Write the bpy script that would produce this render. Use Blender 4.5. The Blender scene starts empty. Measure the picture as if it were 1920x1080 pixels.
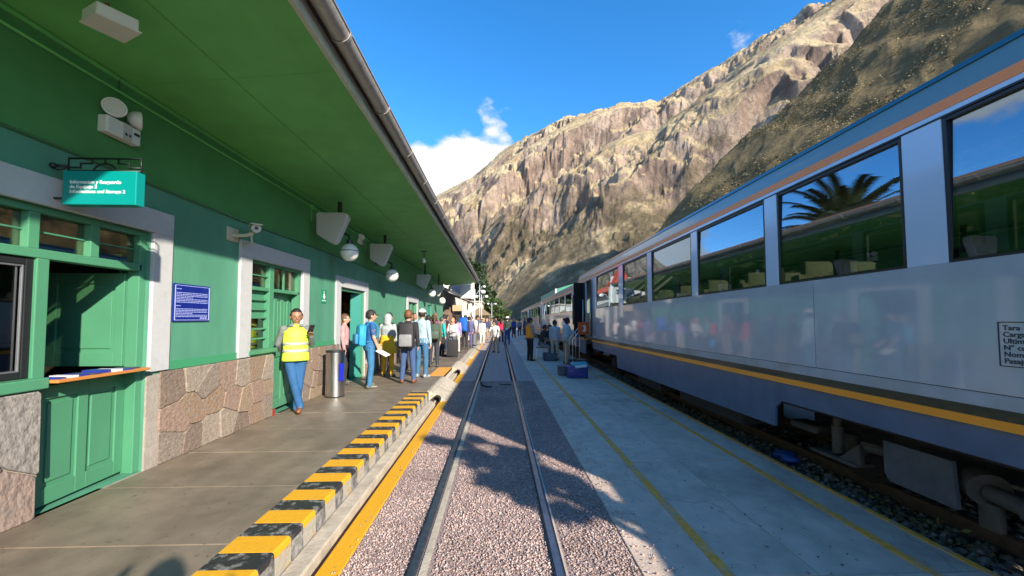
import bpy, bmesh, math, random, os
import numpy as np
from mathutils import Vector, Matrix, kdtree
rnd = random.Random(7)
R = math.radians
scene = bpy.context.scene
col = scene.collection

# ------------------------------------------------------------------ camera
cd = bpy.data.cameras.new('camera'); cam = bpy.data.objects.new('camera', cd); col.objects.link(cam)
scene.camera = cam
cd.sensor_width = 36; cd.lens = 13.5; cd.clip_start = .05; cd.clip_end = 9000
cam.location = (0, 0, 1.65)
cam.rotation_euler = (R(90+2.3), 0, R(-1.91))
cd.shift_y = 28.08/1920
# ------------------------------------------------------------------ light, sky
SUN_TRAVEL = Vector((-.573, .819, -.463)).normalized()
SUN_EL = math.asin(-SUN_TRAVEL.z)
SUN_ROT = math.atan2(.573, -.819)          # clockwise from +Y
world = bpy.data.worlds.new('World'); scene.world = world; world.use_nodes = True
wn = world.node_tree.nodes; wl = world.node_tree.links; wn.clear()
wo = wn.new('ShaderNodeOutputWorld'); bg = wn.new('ShaderNodeBackground')
sky = wn.new('ShaderNodeTexSky'); sky.sky_type = 'NISHITA'; sky.sun_disc = False
sky.sun_elevation = SUN_EL; sky.sun_rotation = SUN_ROT
sky.altitude = 1500; sky.air_density = 1.0; sky.dust_density = .4; sky.ozone_density = 2.0
hs = wn.new('ShaderNodeHueSaturation'); hs.inputs['Saturation'].default_value = 1.34; hs.inputs['Value'].default_value = 1.0
wl.new(sky.outputs[0], hs.inputs['Color'])
tc = wn.new('ShaderNodeTexCoord'); sep = wn.new('ShaderNodeSeparateXYZ'); wl.new(tc.outputs['Generated'], sep.inputs[0])
def wmath(op, a, b=None, c=None, clamp=False):
    n = wn.new('ShaderNodeMath'); n.operation = op; n.use_clamp = clamp
    for i, v in enumerate((a, b, c)):
        if v is None: continue
        if isinstance(v, (int, float)): n.inputs[i].default_value = v
        else: wl.new(v, n.inputs[i])
    return n.outputs[0]
mp = wn.new('ShaderNodeMapping'); mp.inputs['Scale'].default_value = (1, 1, 1.7); mp.inputs['Location'].default_value = (2.2, 9.1, 3.3); mp.inputs['Rotation'].default_value = (0, 0, R(-20))
wl.new(tc.outputs['Generated'], mp.inputs[0])
nz = wn.new('ShaderNodeTexNoise'); nz.inputs['Scale'].default_value = 4.2; nz.inputs['Detail'].default_value = 9; nz.inputs['Roughness'].default_value = .56
wl.new(mp.outputs[0], nz.inputs['Vector'])
# a cumulus bank low over the valley, thinning with height
dotb = wn.new('ShaderNodeVectorMath'); dotb.operation = 'DOT_PRODUCT'
bd = Vector((-.10, 1, .36)).normalized(); dotb.inputs[1].default_value = bd
wl.new(tc.outputs['Generated'], dotb.inputs[0])
bank = wn.new('ShaderNodeMapRange'); bank.interpolation_type = 'SMOOTHSTEP'
bank.inputs[1].default_value = .94; bank.inputs[2].default_value = .99; bank.inputs[4].default_value = .30
wl.new(dotb.outputs['Value'], bank.inputs[0])
hi = wn.new('ShaderNodeMapRange'); hi.inputs[1].default_value = .12; hi.inputs[2].default_value = .62; hi.inputs[3].default_value = .12; hi.inputs[4].default_value = -.06
wl.new(sep.outputs[2], hi.inputs[0])
hib = wn.new('ShaderNodeMapRange'); hib.interpolation_type = 'SMOOTHSTEP'
hib.inputs[1].default_value = .37; hib.inputs[2].default_value = .465; hib.inputs[3].default_value = 1; hib.inputs[4].default_value = 0
wl.new(sep.outputs[2], hib.inputs[0])
bias = wmath('ADD', wmath('MULTIPLY', bank.outputs[0], hib.outputs[0]), hi.outputs[0])
dot2 = wn.new('ShaderNodeVectorMath'); dot2.operation = 'DOT_PRODUCT'; dot2.inputs[1].default_value = Vector((.005, 1, .545)).normalized(); wl.new(tc.outputs['Generated'], dot2.inputs[0])
wisp = wn.new('ShaderNodeMapRange'); wisp.interpolation_type = 'SMOOTHSTEP'; wisp.inputs[1].default_value = .9975; wisp.inputs[2].default_value = .9998; wisp.inputs[4].default_value = .125
wl.new(dot2.outputs['Value'], wisp.inputs[0])
dens = wmath('ADD', wmath('ADD', nz.outputs[0], bias), wisp.outputs[0])
cm = wn.new('ShaderNodeMapRange'); cm.interpolation_type = 'SMOOTHSTEP'; cm.inputs[1].default_value = .575; cm.inputs[2].default_value = .68
wl.new(dens, cm.inputs[0])
cc = wn.new('ShaderNodeMapRange'); cc.inputs[1].default_value = .6; cc.inputs[2].default_value = .85; cc.inputs[3].default_value = 2.7; cc.inputs[4].default_value = 3.3
wl.new(dens, cc.inputs[0])
comb = wn.new('ShaderNodeCombineColor')
wl.new(cc.outputs[0], comb.inputs[0]); wl.new(wmath('MULTIPLY', cc.outputs[0], 1.02), comb.inputs[1]); wl.new(wmath('MULTIPLY', cc.outputs[0], 1.06), comb.inputs[2])
mx = wn.new('ShaderNodeMix'); mx.data_type = 'RGBA'
wl.new(cm.outputs[0], mx.inputs['Factor']); wl.new(hs.outputs[0], mx.inputs[6]); wl.new(comb.outputs[0], mx.inputs[7])
wl.new(mx.outputs[2], bg.inputs['Color']); bg.inputs['Strength'].default_value = .15
wl.new(bg.outputs[0], wo.inputs['Surface'])
sd = bpy.data.lights.new('sun', 'SUN'); sun = bpy.data.objects.new('sun', sd); col.objects.link(sun)
sd.energy = 3.8; sd.angle = R(.8); sd.color = (1, .90, .74)
sun.rotation_euler = SUN_TRAVEL.to_track_quat('-Z', 'Y').to_euler(); sun.location = (30, -40, 40)
vs = scene.view_settings; vs.view_transform = 'Standard'; vs.look = 'None'; vs.gamma = 1; vs.use_curve_mapping = False
vs.exposure = 1.3
cy = scene.cycles; cy.max_bounces = 7; cy.diffuse_bounces = 4; cy.glossy_bounces = 4; cy.transparent_max_bounces = 14
cy.transmission_bounces = 4; cy.caustics_reflective = False; cy.caustics_refractive = False; cy.use_denoising = True
cy.sample_clamp_indirect = 6

# ------------------------------------------------------------------ helpers
MATS = {}
def lin(c): return tuple(c[:3]) + (1,)
def mat(name, base, rough=.7, var=.0, vscale=6.0, base2=None, thr=None, bump=0.0, bscale=40.0, metal=0.0, coat=0.0, spec=.5, stretch=None, detail=5, coat_rough=.03, crack=0):
    """Principled surface: base colour varied by noise, with optional second colour in noise patches, and fine relief."""
    if name in MATS: return MATS[name]
    m = bpy.data.materials.new(name); m.use_nodes = True; MATS[name] = m
    n = m.node_tree.nodes; l = m.node_tree.links; b = n['Principled BSDF']
    b.inputs['Roughness'].default_value = rough; b.inputs['Metallic'].default_value = metal
    b.inputs['Coat Weight'].default_value = coat; b.inputs['Coat Roughness'].default_value = coat_rough; b.inputs['Specular IOR Level'].default_value = spec
    t = n.new('ShaderNodeTexCoord'); vec = t.outputs['Object']
    if stretch:
        mpn = n.new('ShaderNodeMapping'); mpn.inputs['Scale'].default_value = stretch; l.new(vec, mpn.inputs[0]); vec = mpn.outputs[0]
    b.inputs['Base Color'].default_value = lin(base)
    if var or base2:
        nz = n.new('ShaderNodeTexNoise'); nz.inputs['Scale'].default_value = vscale; nz.inputs['Detail'].default_value = detail; nz.inputs['Roughness'].default_value = .6
        l.new(vec, nz.inputs['Vector'])
        r = n.new('ShaderNodeValToRGB')
        if base2:
            lo, hi = thr or (.45, .62)
            r.color_ramp.elements[0].position = lo; r.color_ramp.elements[1].position = hi
            r.color_ramp.elements[0].color = lin(base); r.color_ramp.elements[1].color = lin(base2)
        else:
            r.color_ramp.elements[0].position = .25; r.color_ramp.elements[1].position = .75
            r.color_ramp.elements[0].color = lin([x*(1-var) for x in base]); r.color_ramp.elements[1].color = lin([min(1, x*(1+var)) for x in base])
        l.new(nz.outputs[0], r.inputs[0]); l.new(r.outputs[0], b.inputs['Base Color'])
        if base2 and var:
            n2 = n.new('ShaderNodeTexNoise'); n2.inputs['Scale'].default_value = vscale*3.7; n2.inputs['Detail'].default_value = 6; l.new(vec, n2.inputs['Vector'])
            mr = n.new('ShaderNodeMapRange'); mr.inputs[1].default_value = .25; mr.inputs[2].default_value = .75; mr.inputs[3].default_value = 1-var; mr.inputs[4].default_value = 1+var
            l.new(n2.outputs[0], mr.inputs[0])
            mu = n.new('ShaderNodeVectorMath'); mu.operation = 'SCALE'; l.new(r.outputs[0], mu.inputs[0]); l.new(mr.outputs[0], mu.inputs['Scale'])
            l.new(mu.outputs[0], b.inputs['Base Color'])
    if crack and b.inputs['Base Color'].links:
        src = b.inputs['Base Color'].links[0].from_socket
        wz = n.new('ShaderNodeTexNoise'); wz.inputs['Scale'].default_value = 1.5; wz.inputs['Detail'].default_value = 4; l.new(vec, wz.inputs['Vector'])
        va = n.new('ShaderNodeVectorMath'); va.operation = 'MULTIPLY_ADD'; l.new(wz.outputs['Color'], va.inputs[0]); va.inputs[1].default_value = (.7, .7, .7); l.new(vec, va.inputs[2])
        vo = n.new('ShaderNodeTexVoronoi'); vo.feature = 'DISTANCE_TO_EDGE'; vo.inputs['Scale'].default_value = crack; l.new(va.outputs[0], vo.inputs['Vector'])
        k1 = n.new('ShaderNodeMapRange'); k1.inputs[1].default_value = .0; k1.inputs[2].default_value = .008; k1.inputs[3].default_value = .78; l.new(vo.outputs['Distance'], k1.inputs[0])
        sp_ = n.new('ShaderNodeTexNoise'); sp_.inputs['Scale'].default_value = 23; sp_.inputs['Detail'].default_value = 2; l.new(vec, sp_.inputs['Vector'])
        k2 = n.new('ShaderNodeMapRange'); k2.inputs[1].default_value = .68; k2.inputs[2].default_value = .72; k2.inputs[3].default_value = 1; k2.inputs[4].default_value = .62; l.new(sp_.outputs[0], k2.inputs[0])
        mm = n.new('ShaderNodeMath'); mm.operation = 'MULTIPLY'; l.new(k1.outputs[0], mm.inputs[0]); l.new(k2.outputs[0], mm.inputs[1])
        vm = n.new('ShaderNodeVectorMath'); vm.operation = 'SCALE'; l.new(src, vm.inputs[0]); l.new(mm.outputs[0], vm.inputs['Scale']); l.new(vm.outputs[0], b.inputs['Base Color'])
    if bump:
        nb = n.new('ShaderNodeTexNoise'); nb.inputs['Scale'].default_value = bscale; nb.inputs['Detail'].default_value = 6
        l.new(vec, nb.inputs['Vector'])
        bp = n.new('ShaderNodeBump'); bp.inputs['Strength'].default_value = bump; bp.inputs['Distance'].default_value = .02
        l.new(nb.outputs[0], bp.inputs['Height']); l.new(bp.outputs[0], b.inputs['Normal'])
    return m
def glassmat(name, tint, mirror, glosscol=(1, 1, 1), rough=.015):
    m = bpy.data.materials.new(name); m.use_nodes = True; n = m.node_tree.nodes; l = m.node_tree.links; n.clear()
    o = n.new('ShaderNodeOutputMaterial'); t = n.new('ShaderNodeBsdfTransparent'); g = n.new('ShaderNodeBsdfGlossy')
    t.inputs[0].default_value = lin(tint); g.inputs['Color'].default_value = lin(glosscol); g.inputs['Roughness'].default_value = rough
    lw = n.new('ShaderNodeLayerWeight'); lw.inputs[0].default_value = .5
    pw = n.new('ShaderNodeMath'); pw.operation = 'POWER'; l.new(lw.outputs['Facing'], pw.inputs[0]); pw.inputs[1].default_value = 4.5
    ma = n.new('ShaderNodeMath'); ma.operation = 'MULTIPLY_ADD'; ma.use_clamp = True; l.new(pw.outputs[0], ma.inputs[0]); ma.inputs[1].default_value = .95; ma.inputs[2].default_value = .03+mirror
    mxn = n.new('ShaderNodeMixShader'); l.new(ma.outputs[0], mxn.inputs[0]); l.new(t.outputs[0], mxn.inputs[1]); l.new(g.outputs[0], mxn.inputs[2])
    # slight waviness of the pane
    nb = n.new('ShaderNodeTexNoise'); nb.inputs['Scale'].default_value = 1.6; nb.inputs['Detail'].default_value = 1
    tcn = n.new('ShaderNodeTexCoord'); l.new(tcn.outputs['Object'], nb.inputs['Vector'])
    bp = n.new('ShaderNodeBump'); bp.inputs['Strength'].default_value = .035; bp.inputs['Distance'].default_value = .02
    l.new(nb.outputs[0], bp.inputs['Height']); l.new(bp.outputs[0], g.inputs['Normal'])
    l.new(mxn.outputs[0], o.inputs[0]); MATS[name] = m
    return m

class MB:
    """collects shapes in world coordinates, then links them as one mesh object"""
    def __init__(s): s.v = []; s.f = []; s.m = []
    def add(s, vs, fs, mi=0):
        o = len(s.v); s.v += [tuple(p) for p in vs]; s.f += [tuple(i+o for i in f) for f in fs]; s.m += [mi]*len(fs); return s
    def box(s, x0, x1, y0, y1, z0, z1, mi=0, c=0.0):
        if c <= 0:
            vs = [(x, y, z) for x in (x0, x1) for y in (y0, y1) for z in (z0, z1)]
            fs = [(0, 1, 3, 2), (4, 6, 7, 5), (0, 4, 5, 1), (2, 3, 7, 6), (0, 2, 6, 4), (1, 5, 7, 3)]
            return s.add(vs, fs, mi)
        bm = bmesh.new(); bmesh.ops.create_cube(bm, size=1)
        for v in bm.verts: v.co = Vector(((x0+x1)/2+v.co.x*(x1-x0), (y0+y1)/2+v.co.y*(y1-y0), (z0+z1)/2+v.co.z*(z1-z0)))
        bmesh.ops.bevel(bm, geom=bm.edges[:], offset=c, segments=2, affect='EDGES', profile=.5)
        return s.bm(bm, mi)
    def bm(s, bm, mi=0):
        bm.verts.index_update(); s.add([v.co[:] for v in bm.verts], [[v.index for v in f.verts] for f in bm.faces], mi); bm.free(); return s
    def obox(s, c, ax, ay, az, hx, hy, hz, mi=0):
        c = Vector(c); ax, ay, az = Vector(ax).normalized(), Vector(ay).normalized(), Vector(az).normalized()
        vs = [c+ax*hx*i+ay*hy*j+az*hz*k for i in (-1, 1) for j in (-1, 1) for k in (-1, 1)]
        return s.add(vs, [(0, 1, 3, 2), (4, 6, 7, 5), (0, 4, 5, 1), (2, 3, 7, 6), (0, 2, 6, 4), (1, 5, 7, 3)], mi)
    def tube(s, pts, r, n=8, mi=0, cap=True):
        pts = [Vector(p) for p in pts]; rs = r if isinstance(r, (list, tuple)) else [r]*len(pts)
        rings = []; prev = None
        for i, p in enumerate(pts):
            d = (pts[min(i+1, len(pts)-1)]-pts[max(i-1, 0)]).normalized()
            a = prev if prev is not None and abs(prev.dot(d)) < .9 else (Vector((0, 0, 1)) if abs(d.z) < .9 else Vector((1, 0, 0)))
            u = (a-d*a.dot(d)).normalized(); w = d.cross(u); prev = u
            rings.append([p+(u*math.cos(2*math.pi*k/n)+w*math.sin(2*math.pi*k/n))*rs[i] for k in range(n)])
        vs = [q for rg in rings for q in rg]; fs = []
        for i in range(len(pts)-1):
            for k in range(n): fs.append((i*n+k, i*n+(k+1) % n, (i+1)*n+(k+1) % n, (i+1)*n+k))
        if cap: fs.append(tuple(range(n-1, -1, -1))); fs.append(tuple((len(pts)-1)*n+k for k in range(n)))
        return s.add(vs, fs, mi)
    def ball(s, c, r, mi=0, n=16, k=10, sc=(1, 1, 1)):
        vs = [(c[0], c[1], c[2]-r*sc[2])]; fs = []
        for i in range(1, k):
            t = -math.pi/2+math.pi*i/k
            for j in range(n):
                a = 2*math.pi*j/n; vs.append((c[0]+r*sc[0]*math.cos(t)*math.cos(a), c[1]+r*sc[1]*math.cos(t)*math.sin(a), c[2]+r*sc[2]*math.sin(t)))
        vs.append((c[0], c[1], c[2]+r*sc[2])); top = len(vs)-1
        for j in range(n):
            fs.append((0, 1+(j+1) % n, 1+j)); fs.append((top, 1+(k-2)*n+j, 1+(k-2)*n+(j+1) % n))
            for i in range(k-2): fs.append((1+i*n+j, 1+i*n+(j+1) % n, 1+(i+1)*n+(j+1) % n, 1+(i+1)*n+j))
        return s.add(vs, fs, mi)
    def prism(s, poly, axis, a, b, mi=0, inset=0.0):
        """polygon in the plane across `axis` ('x': (y,z), 'y': (x,z), 'z': (x,y)), from a to b; inset shrinks the b end"""
        n = len(poly); cx = sum(p[0] for p in poly)/n; cy_ = sum(p[1] for p in poly)/n
        def P(p, t): return {'x': (t, p[0], p[1]), 'y': (p[0], t, p[1]), 'z': (p[0], p[1], t)}[axis]
        def ins(p):
            d = math.hypot(p[0]-cx, p[1]-cy_); k = max(0, 1-inset/max(d, 1e-6)); return (cx+(p[0]-cx)*k, cy_+(p[1]-cy_)*k)
        vs = [P(p, a) for p in poly]+[P(ins(p) if inset else p, b) for p in poly]
        fs = [tuple(range(n)), tuple(range(2*n-1, n-1, -1))]+[(i, n+i, n+(i+1) % n, (i+1) % n) for i in range(n)]
        return s.add(vs, fs, mi)
    def build(s, name, mats, parent=None, smooth=False, bevel=0, bseg=2):
        me = bpy.data.meshes.new(name)
        off = Vector(parent['_w']) if parent is not None and '_w' in parent else Vector((0, 0, 0))
        me.from_pydata([Vector(p)-off for p in s.v], [], s.f)
        mats = mats if isinstance(mats, (list, tuple)) else [mats]
        for m in mats: me.materials.append(m)
        if len(mats) > 1: me.polygons.foreach_set('material_index', s.m)
        bm = bmesh.new(); bm.from_mesh(me); bmesh.ops.recalc_face_normals(bm, faces=bm.faces[:]); bm.to_mesh(me); bm.free()
        if smooth: me.polygons.foreach_set('use_smooth', [True]*len(me.polygons))
        o = bpy.data.objects.new(name, me); col.objects.link(o)
        if parent is not None: o.parent = parent; o['_w'] = list(off)
        if bevel:
            b = o.modifiers.new('edge', 'BEVEL'); b.width = bevel; b.segments = bseg; b.limit_method = 'ANGLE'
        if smooth == 'auto':
            me.set_sharp_from_angle(angle=R(38))
        return o
def tag(o, label=None, cat=None, group=None, kind=None):
    if label: o['label'] = label
    if cat: o['category'] = cat
    if group: o['group'] = group
    if kind: o['kind'] = kind
    return o
def empty(name, loc, label=None, cat=None, group=None):
    o = bpy.data.objects.new(name, None); col.objects.link(o); o.location = loc; o['_w'] = list(loc); o.empty_display_size = .2
    return tag(o, label, cat, group)
def copy_tree(o, parent=None):
    c = o.copy(); col.objects.link(c)
    if parent is not None: c.parent = parent
    for ch in list(o.children): copy_tree(ch, c)
    return c
def text(body, size, matx, material, name='lettering', parent=None, align='LEFT', extrude=.001, spacing=1.0, bold=0):
    cu = bpy.data.curves.new('txt', 'FONT'); cu.body = body; cu.size = size; cu.align_x = align; cu.extrude = extrude; cu.space_line = spacing; cu.offset = bold
    cu.resolution_u = 3
    t = bpy.data.objects.new('txt', cu); col.objects.link(t)
    dg = bpy.context.evaluated_depsgraph_get(); dg.update()
    me = bpy.data.meshes.new_from_object(t.evaluated_get(dg)); bpy.data.objects.remove(t)
    off = Vector(parent['_w']) if parent is not None and '_w' in parent else Vector((0, 0, 0))
    me.transform(matx); me.transform(Matrix.Translation(-off)); me.materials.clear(); me.materials.append(material)
    o = bpy.data.objects.new(name, me); col.objects.link(o)
    if parent is not None: o.parent = parent; o['_w'] = list(off)
    return o
def facing(axes, loc):   # matrix whose columns are text-right, text-up, text-out
    a, b, c = [Vector(v) for v in axes]
    return Matrix(((a.x, b.x, c.x, loc[0]), (a.y, b.y, c.y, loc[1]), (a.z, b.z, c.z, loc[2]), (0, 0, 0, 1)))

# numpy gradient noise
_p = np.random.RandomState(5).permutation(512); _g = np.random.RandomState(6).uniform(0, 2*np.pi, 512)
def pn(x, y):
    xi = np.floor(x).astype(int); yi = np.floor(y).astype(int); xf = x-xi; yf = y-yi
    def gr(ix, iy, dx, dy):
        a = _g[_p[(_p[ix & 511]+iy) & 511]]; return np.cos(a)*dx+np.sin(a)*dy
    u = xf**3*(xf*(xf*6-15)+10); v = yf**3*(yf*(yf*6-15)+10)
    n0 = gr(xi, yi, xf, yf)*(1-u)+gr(xi+1, yi, xf-1, yf)*u
    n1 = gr(xi, yi+1, xf, yf-1)*(1-u)+gr(xi+1, yi+1, xf-1, yf-1)*u
    return (n0*(1-v)+n1*v)*1.5
def fbm(x, y, o=5, g=.5):
    s = 0; a = 1
    for i in range(o): s = s+a*pn(x*2**i+i*17.3, y*2**i-i*9.1); a *= g
    return s
def ridged(x, y, o=5, g=.55):
    s = 0; a = 1; w = 1
    for i in range(o):
        n = 1-np.abs(pn(x*2**i+i*11.7, y*2**i+i*5.3))*1.6; n = np.clip(n, 0, 1)**2
        s = s+a*n*w; w = np.clip(n*1.6, 0, 1); a *= g
    return s
# ------------------------------------------------------------------ terrain
def terrain():
    na, nr = 1200, 640
    az = np.concatenate([np.linspace(-1.25, -.35, 90, endpoint=False), np.linspace(-.35, .95, 960, endpoint=False), np.linspace(.95, 1.75, 90)])
    rr = np.exp(np.linspace(math.log(55), math.log(3600), nr))
    A, RR = np.meshgrid(az, rr, indexing='ij'); X = RR*np.sin(A); Y = RR*np.cos(A)
    # far wall of the valley
    wx = fbm(X/420, Y/420, 3)*60
    q = X*.79+Y*.61; w = -X*.61+Y*.79
    crest_f = np.interp(w/q.clip(60), [-.05, .15, .33, .45, .56, .70, .95, 1.13, 1.3, 1.5, 1.75, 2.2], [1.0, .985, .95, .93, .905, .985, 1.05, 1.06, 1.04, .975, .975, .97])
    q0, q1 = 330., 1400.
    t = (q-q0+wx*.25)/(q1-q0)
    sl = 963*np.where(t < 1, t, 1-(t-1)*.25)
    sl = np.where(sl < 0, 0, sl)*crest_f
    tt = np.clip(t, 0, 1)
    # spurs running down towards -X, with gullies between
    c1 = (Y+.06*X+wx*1.5+140)/620; tri = 1-np.abs(((c1) % 1)-.5)*2
    big = (np.abs(tri)**.9-.5)*205*np.clip(tt*3, 0, 1)*(1-np.clip((tt-.72)*3.6, 0, .95))
    c2 = (Y-.18*X+fbm(X/160, Y/160, 3)*45)/170; tri2 = 1-np.abs((c2 % 1)-.5)*2
    mid = (tri2-.5)*34*np.clip(tt*4, 0, 1)*(1-np.clip((tt-.8)*4, 0, .8))
    rg = (ridged(X/210+wx/200, Y/190+wx/260, 6, .5)-1.0)*42
    rg2 = (ridged(X/70+4, Y/70, 5, .55)-1.0)*12+(ridged(X/24, Y/24+7, 4, .6)-1)*6.5
    crag = np.clip(fbm(X/300+3, Y/300+9, 3)*1.6+.55, .15, 1.3)
    h1 = sl+np.clip(tt*6, 0, 1)*(big+mid+(rg*1.0+rg2)*crag*(1-.9*np.clip((tt-.60)*3.2, 0, 1)*np.clip(1.35-X/520, .30, 1)))
    sx = (X+.45*Y+fbm(X/170, Y/170, 4)*120)/165; fx = sx-np.floor(sx); pk = np.clip(fbm(X/380+5, Y/380+2, 2)*2.4+.45, 0, 1)
    fx2 = (sx*2.7)%1; h1 = h1+np.clip(tt*4, 0, 1)*pk*(46*(np.clip(fx/.16, 0, 1)**2*(3-2*np.clip(fx/.16, 0, 1))-fx-.3)+15*(np.clip(fx2/.2, 0, 1)-fx2-.3))
    d_ = h1-sl; cap = 8+70*np.clip((.93-tt)*2.2, 0, 1); h1 = sl+np.where(d_ > 0, cap*np.tanh(d_/cap), d_)
    # cliff steps in the upper third
    st = h1/95+fbm(X/260, Y/260, 3)*.6; fr = st-np.floor(st)
    h1 = h1+np.clip((tt-.35)*2, 0, .8)*(1-np.clip((tt-.96)*20, 0, 1))*15*(np.clip(fr*1.9-.5, 0, 1)-fr)
    h1 = np.where(t > 0, np.maximum(h1, 0), 0)
    # the nearer hillside behind the train
    rz = .90*(X-22)+fbm(X/54, X*0+2.2, 4)*5.5
    rz = np.where(X > 340, .90*318, rz)
    yc = 180+fbm(X/72, X*0+7.7, 3)*10
    h2 = np.where(Y < yc, rz-.50*(yc-Y), rz-1.0*(Y-yc))+fbm(X/40, Y/40, 5)*1.1*np.clip(rz/30, 0, 1)+(ridged(X/32, Y/26, 4)-1)*1.2*np.clip(rz/30, 0, 1)
    h2 = np.where((X > 19) & (Y > -160), np.maximum(h2, 0), 0)
    Z = np.maximum(h1, h2); near = (h2 >= h1).astype(float)*(h2 > 0)
    Z = Z+fbm(X/25, Y/25, 4)*1.2*np.clip((RR-90)/200, 0, 1)-.35
    V = np.stack([X, Y, Z], -1).reshape(-1, 3)
    n_a = len(az)
    i = np.arange(n_a-1)[:, None]*nr+np.arange(nr-1)[None, :]
    F = np.stack([i, i+1, i+nr+1, i+nr], -1).reshape(-1, 4)
    me = bpy.data.meshes.new('mountain'); me.vertices.add(len(V)); me.vertices.foreach_set('co', V.ravel())
    me.loops.add(F.size); me.loops.foreach_set('vertex_index', F.ravel()); me.polygons.add(len(F))
    me.polygons.foreach_set('loop_start', np.arange(len(F))*4); me.update(calc_edges=True)
    at = me.attributes.new('near', 'FLOAT', 'POINT'); at.data.foreach_set('value', near.ravel())
    me.polygons.foreach_set('use_smooth', [True]*len(F))
    o = bpy.data.objects.new('mountain', me); col.objects.link(o); tag(o, kind='structure')
    return o, X, Y, Z, near
def terrain_mat():
    m = bpy.data.materials.new('mountain_slopes'); m.use_nodes = True; n = m.node_tree.nodes; l = m.node_tree.links; b = n['Principled BSDF']
    b.inputs['Roughness'].default_value = .95; b.inputs['Specular IOR Level'].default_value = .1
    g = n.new('ShaderNodeNewGeometry'); sp = n.new('ShaderNodeSeparateXYZ'); l.new(g.outputs['Normal'], sp.inputs[0])
    t = n.new('ShaderNodeTexCoord')
    def noise(sc, det, st=(1, 1, 1), ro=.6):
        mpn = n.new('ShaderNodeMapping'); mpn.inputs['Scale'].default_value = st; l.new(t.outputs['Object'], mpn.inputs[0])
        z = n.new('ShaderNodeTexNoise'); z.inputs['Scale'].default_value = sc; z.inputs['Detail'].default_value = det; z.inputs['Roughness'].default_value = ro
        l.new(mpn.outputs[0], z.inputs['Vector']); return z.outputs[0]
    def ramp(x, stops):
        r = n.new('ShaderNodeValToRGB'); e = r.color_ramp.elements
        e[0].position, e[0].color = stops[0][0], lin(stops[0][1]); e[1].position, e[1].color = stops[-1][0], lin(stops[-1][1])
        for p_, c_ in stops[1:-1]:
            k = e.new(p_); k.color = lin(c_)
        l.new(x, r.inputs[0]); return r.outputs[0]
    def mix(f, a, c):
        k = n.new('ShaderNodeMix'); k.data_type = 'RGBA'; l.new(f, k.inputs['Factor']); l.new(a, k.inputs[6]); l.new(c, k.inputs[7]); return k.outputs[2]
    def M(op, a, c=None, clamp=False):
        k = n.new('ShaderNodeMath'); k.operation = op; k.use_clamp = clamp
        for i, v in enumerate((a, c)):
            if v is None: continue
            if isinstance(v, (int, float)): k.inputs[i].default_value = v
            else: l.new(v, k.inputs[i])
        return k.outputs[0]
    grass = ramp(noise(.006, 8, (1, 1.6, 1)), [(.3, (.34, .25, .135)), (.5, (.56, .43, .25)), (.68, (.66, .53, .33))])
    rock = ramp(noise(.014, 10, (1, 1, .35), .68), [(.28, (.11, .085, .075)), (.44, (.25, .18, .14)), (.56, (.42, .315, .24)), (.75, (.57, .45, .36))])
    sn = M('ADD', sp.outputs[2], M('MULTIPLY', M('SUBTRACT', noise(.02, 7), .5), .55))
    rk = n.new('ShaderNodeMapRange'); rk.inputs[1].default_value = .70; rk.inputs[2].default_value = .54; l.new(sn, rk.inputs[0])
    c = mix(rk.outputs[0], grass, rock)
    # scrub; its dark brown thickens low down, painting in shade on the lower slopes
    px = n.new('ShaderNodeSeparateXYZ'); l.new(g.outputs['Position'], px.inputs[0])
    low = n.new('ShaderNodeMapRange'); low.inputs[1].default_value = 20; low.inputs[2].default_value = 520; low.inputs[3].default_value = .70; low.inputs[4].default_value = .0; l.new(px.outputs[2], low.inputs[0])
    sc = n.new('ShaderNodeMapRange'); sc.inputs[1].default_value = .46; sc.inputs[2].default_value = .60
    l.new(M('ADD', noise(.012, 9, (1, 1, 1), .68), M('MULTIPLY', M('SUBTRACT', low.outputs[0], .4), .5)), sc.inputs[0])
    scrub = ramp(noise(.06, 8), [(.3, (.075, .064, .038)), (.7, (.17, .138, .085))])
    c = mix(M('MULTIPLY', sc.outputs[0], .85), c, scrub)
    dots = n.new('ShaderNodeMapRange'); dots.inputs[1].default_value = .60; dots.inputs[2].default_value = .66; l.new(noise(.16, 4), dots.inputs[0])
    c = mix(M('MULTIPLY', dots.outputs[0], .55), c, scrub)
    hill = ramp(noise(.16, 12, (1, 1, 3.4), .78), [(.28, (.15, .115, .066)), (.45, (.235, .185, .10)), (.58, (.29, .232, .13)), (.75, (.38, .31, .185))])
    at = n.new('ShaderNodeAttribute'); at.attribute_name = 'near'
    c = mix(at.outputs['Fac'], c, hill)
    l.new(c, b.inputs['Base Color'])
    bp = n.new('ShaderNodeBump'); bp.inputs['Strength'].default_value = 1.0; bp.inputs['Distance'].default_value = 14
    mv = n.new('ShaderNodeMapping'); mv.inputs['Scale'].default_value = (1, 1, .45); l.new(t.outputs['Object'], mv.inputs[0])
    wv = n.new('ShaderNodeVectorMath'); wv.operation = 'MULTIPLY_ADD'; nw = n.new('ShaderNodeTexNoise'); nw.inputs['Scale'].default_value = .03; nw.inputs['Detail'].default_value = 6; l.new(t.outputs['Object'], nw.inputs['Vector'])
    l.new(nw.outputs['Color'], wv.inputs[0]); wv.inputs[1].default_value = (60, 60, 60); l.new(mv.outputs[0], wv.inputs[2])
    vb = n.new('ShaderNodeTexVoronoi'); vb.inputs['Scale'].default_value = .045; l.new(wv.outputs[0], vb.inputs['Vector'])
    hsum = M('ADD', noise(.04, 12, (1, 1, .7), .76), M('MULTIPLY', vb.outputs['Distance'], .55))
    l.new(hsum, bp.inputs['Height']); l.new(bp.outputs[0], b.inputs['Normal'])
    return m
mountain, TX, TY, TZ, TN = terrain()
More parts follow.
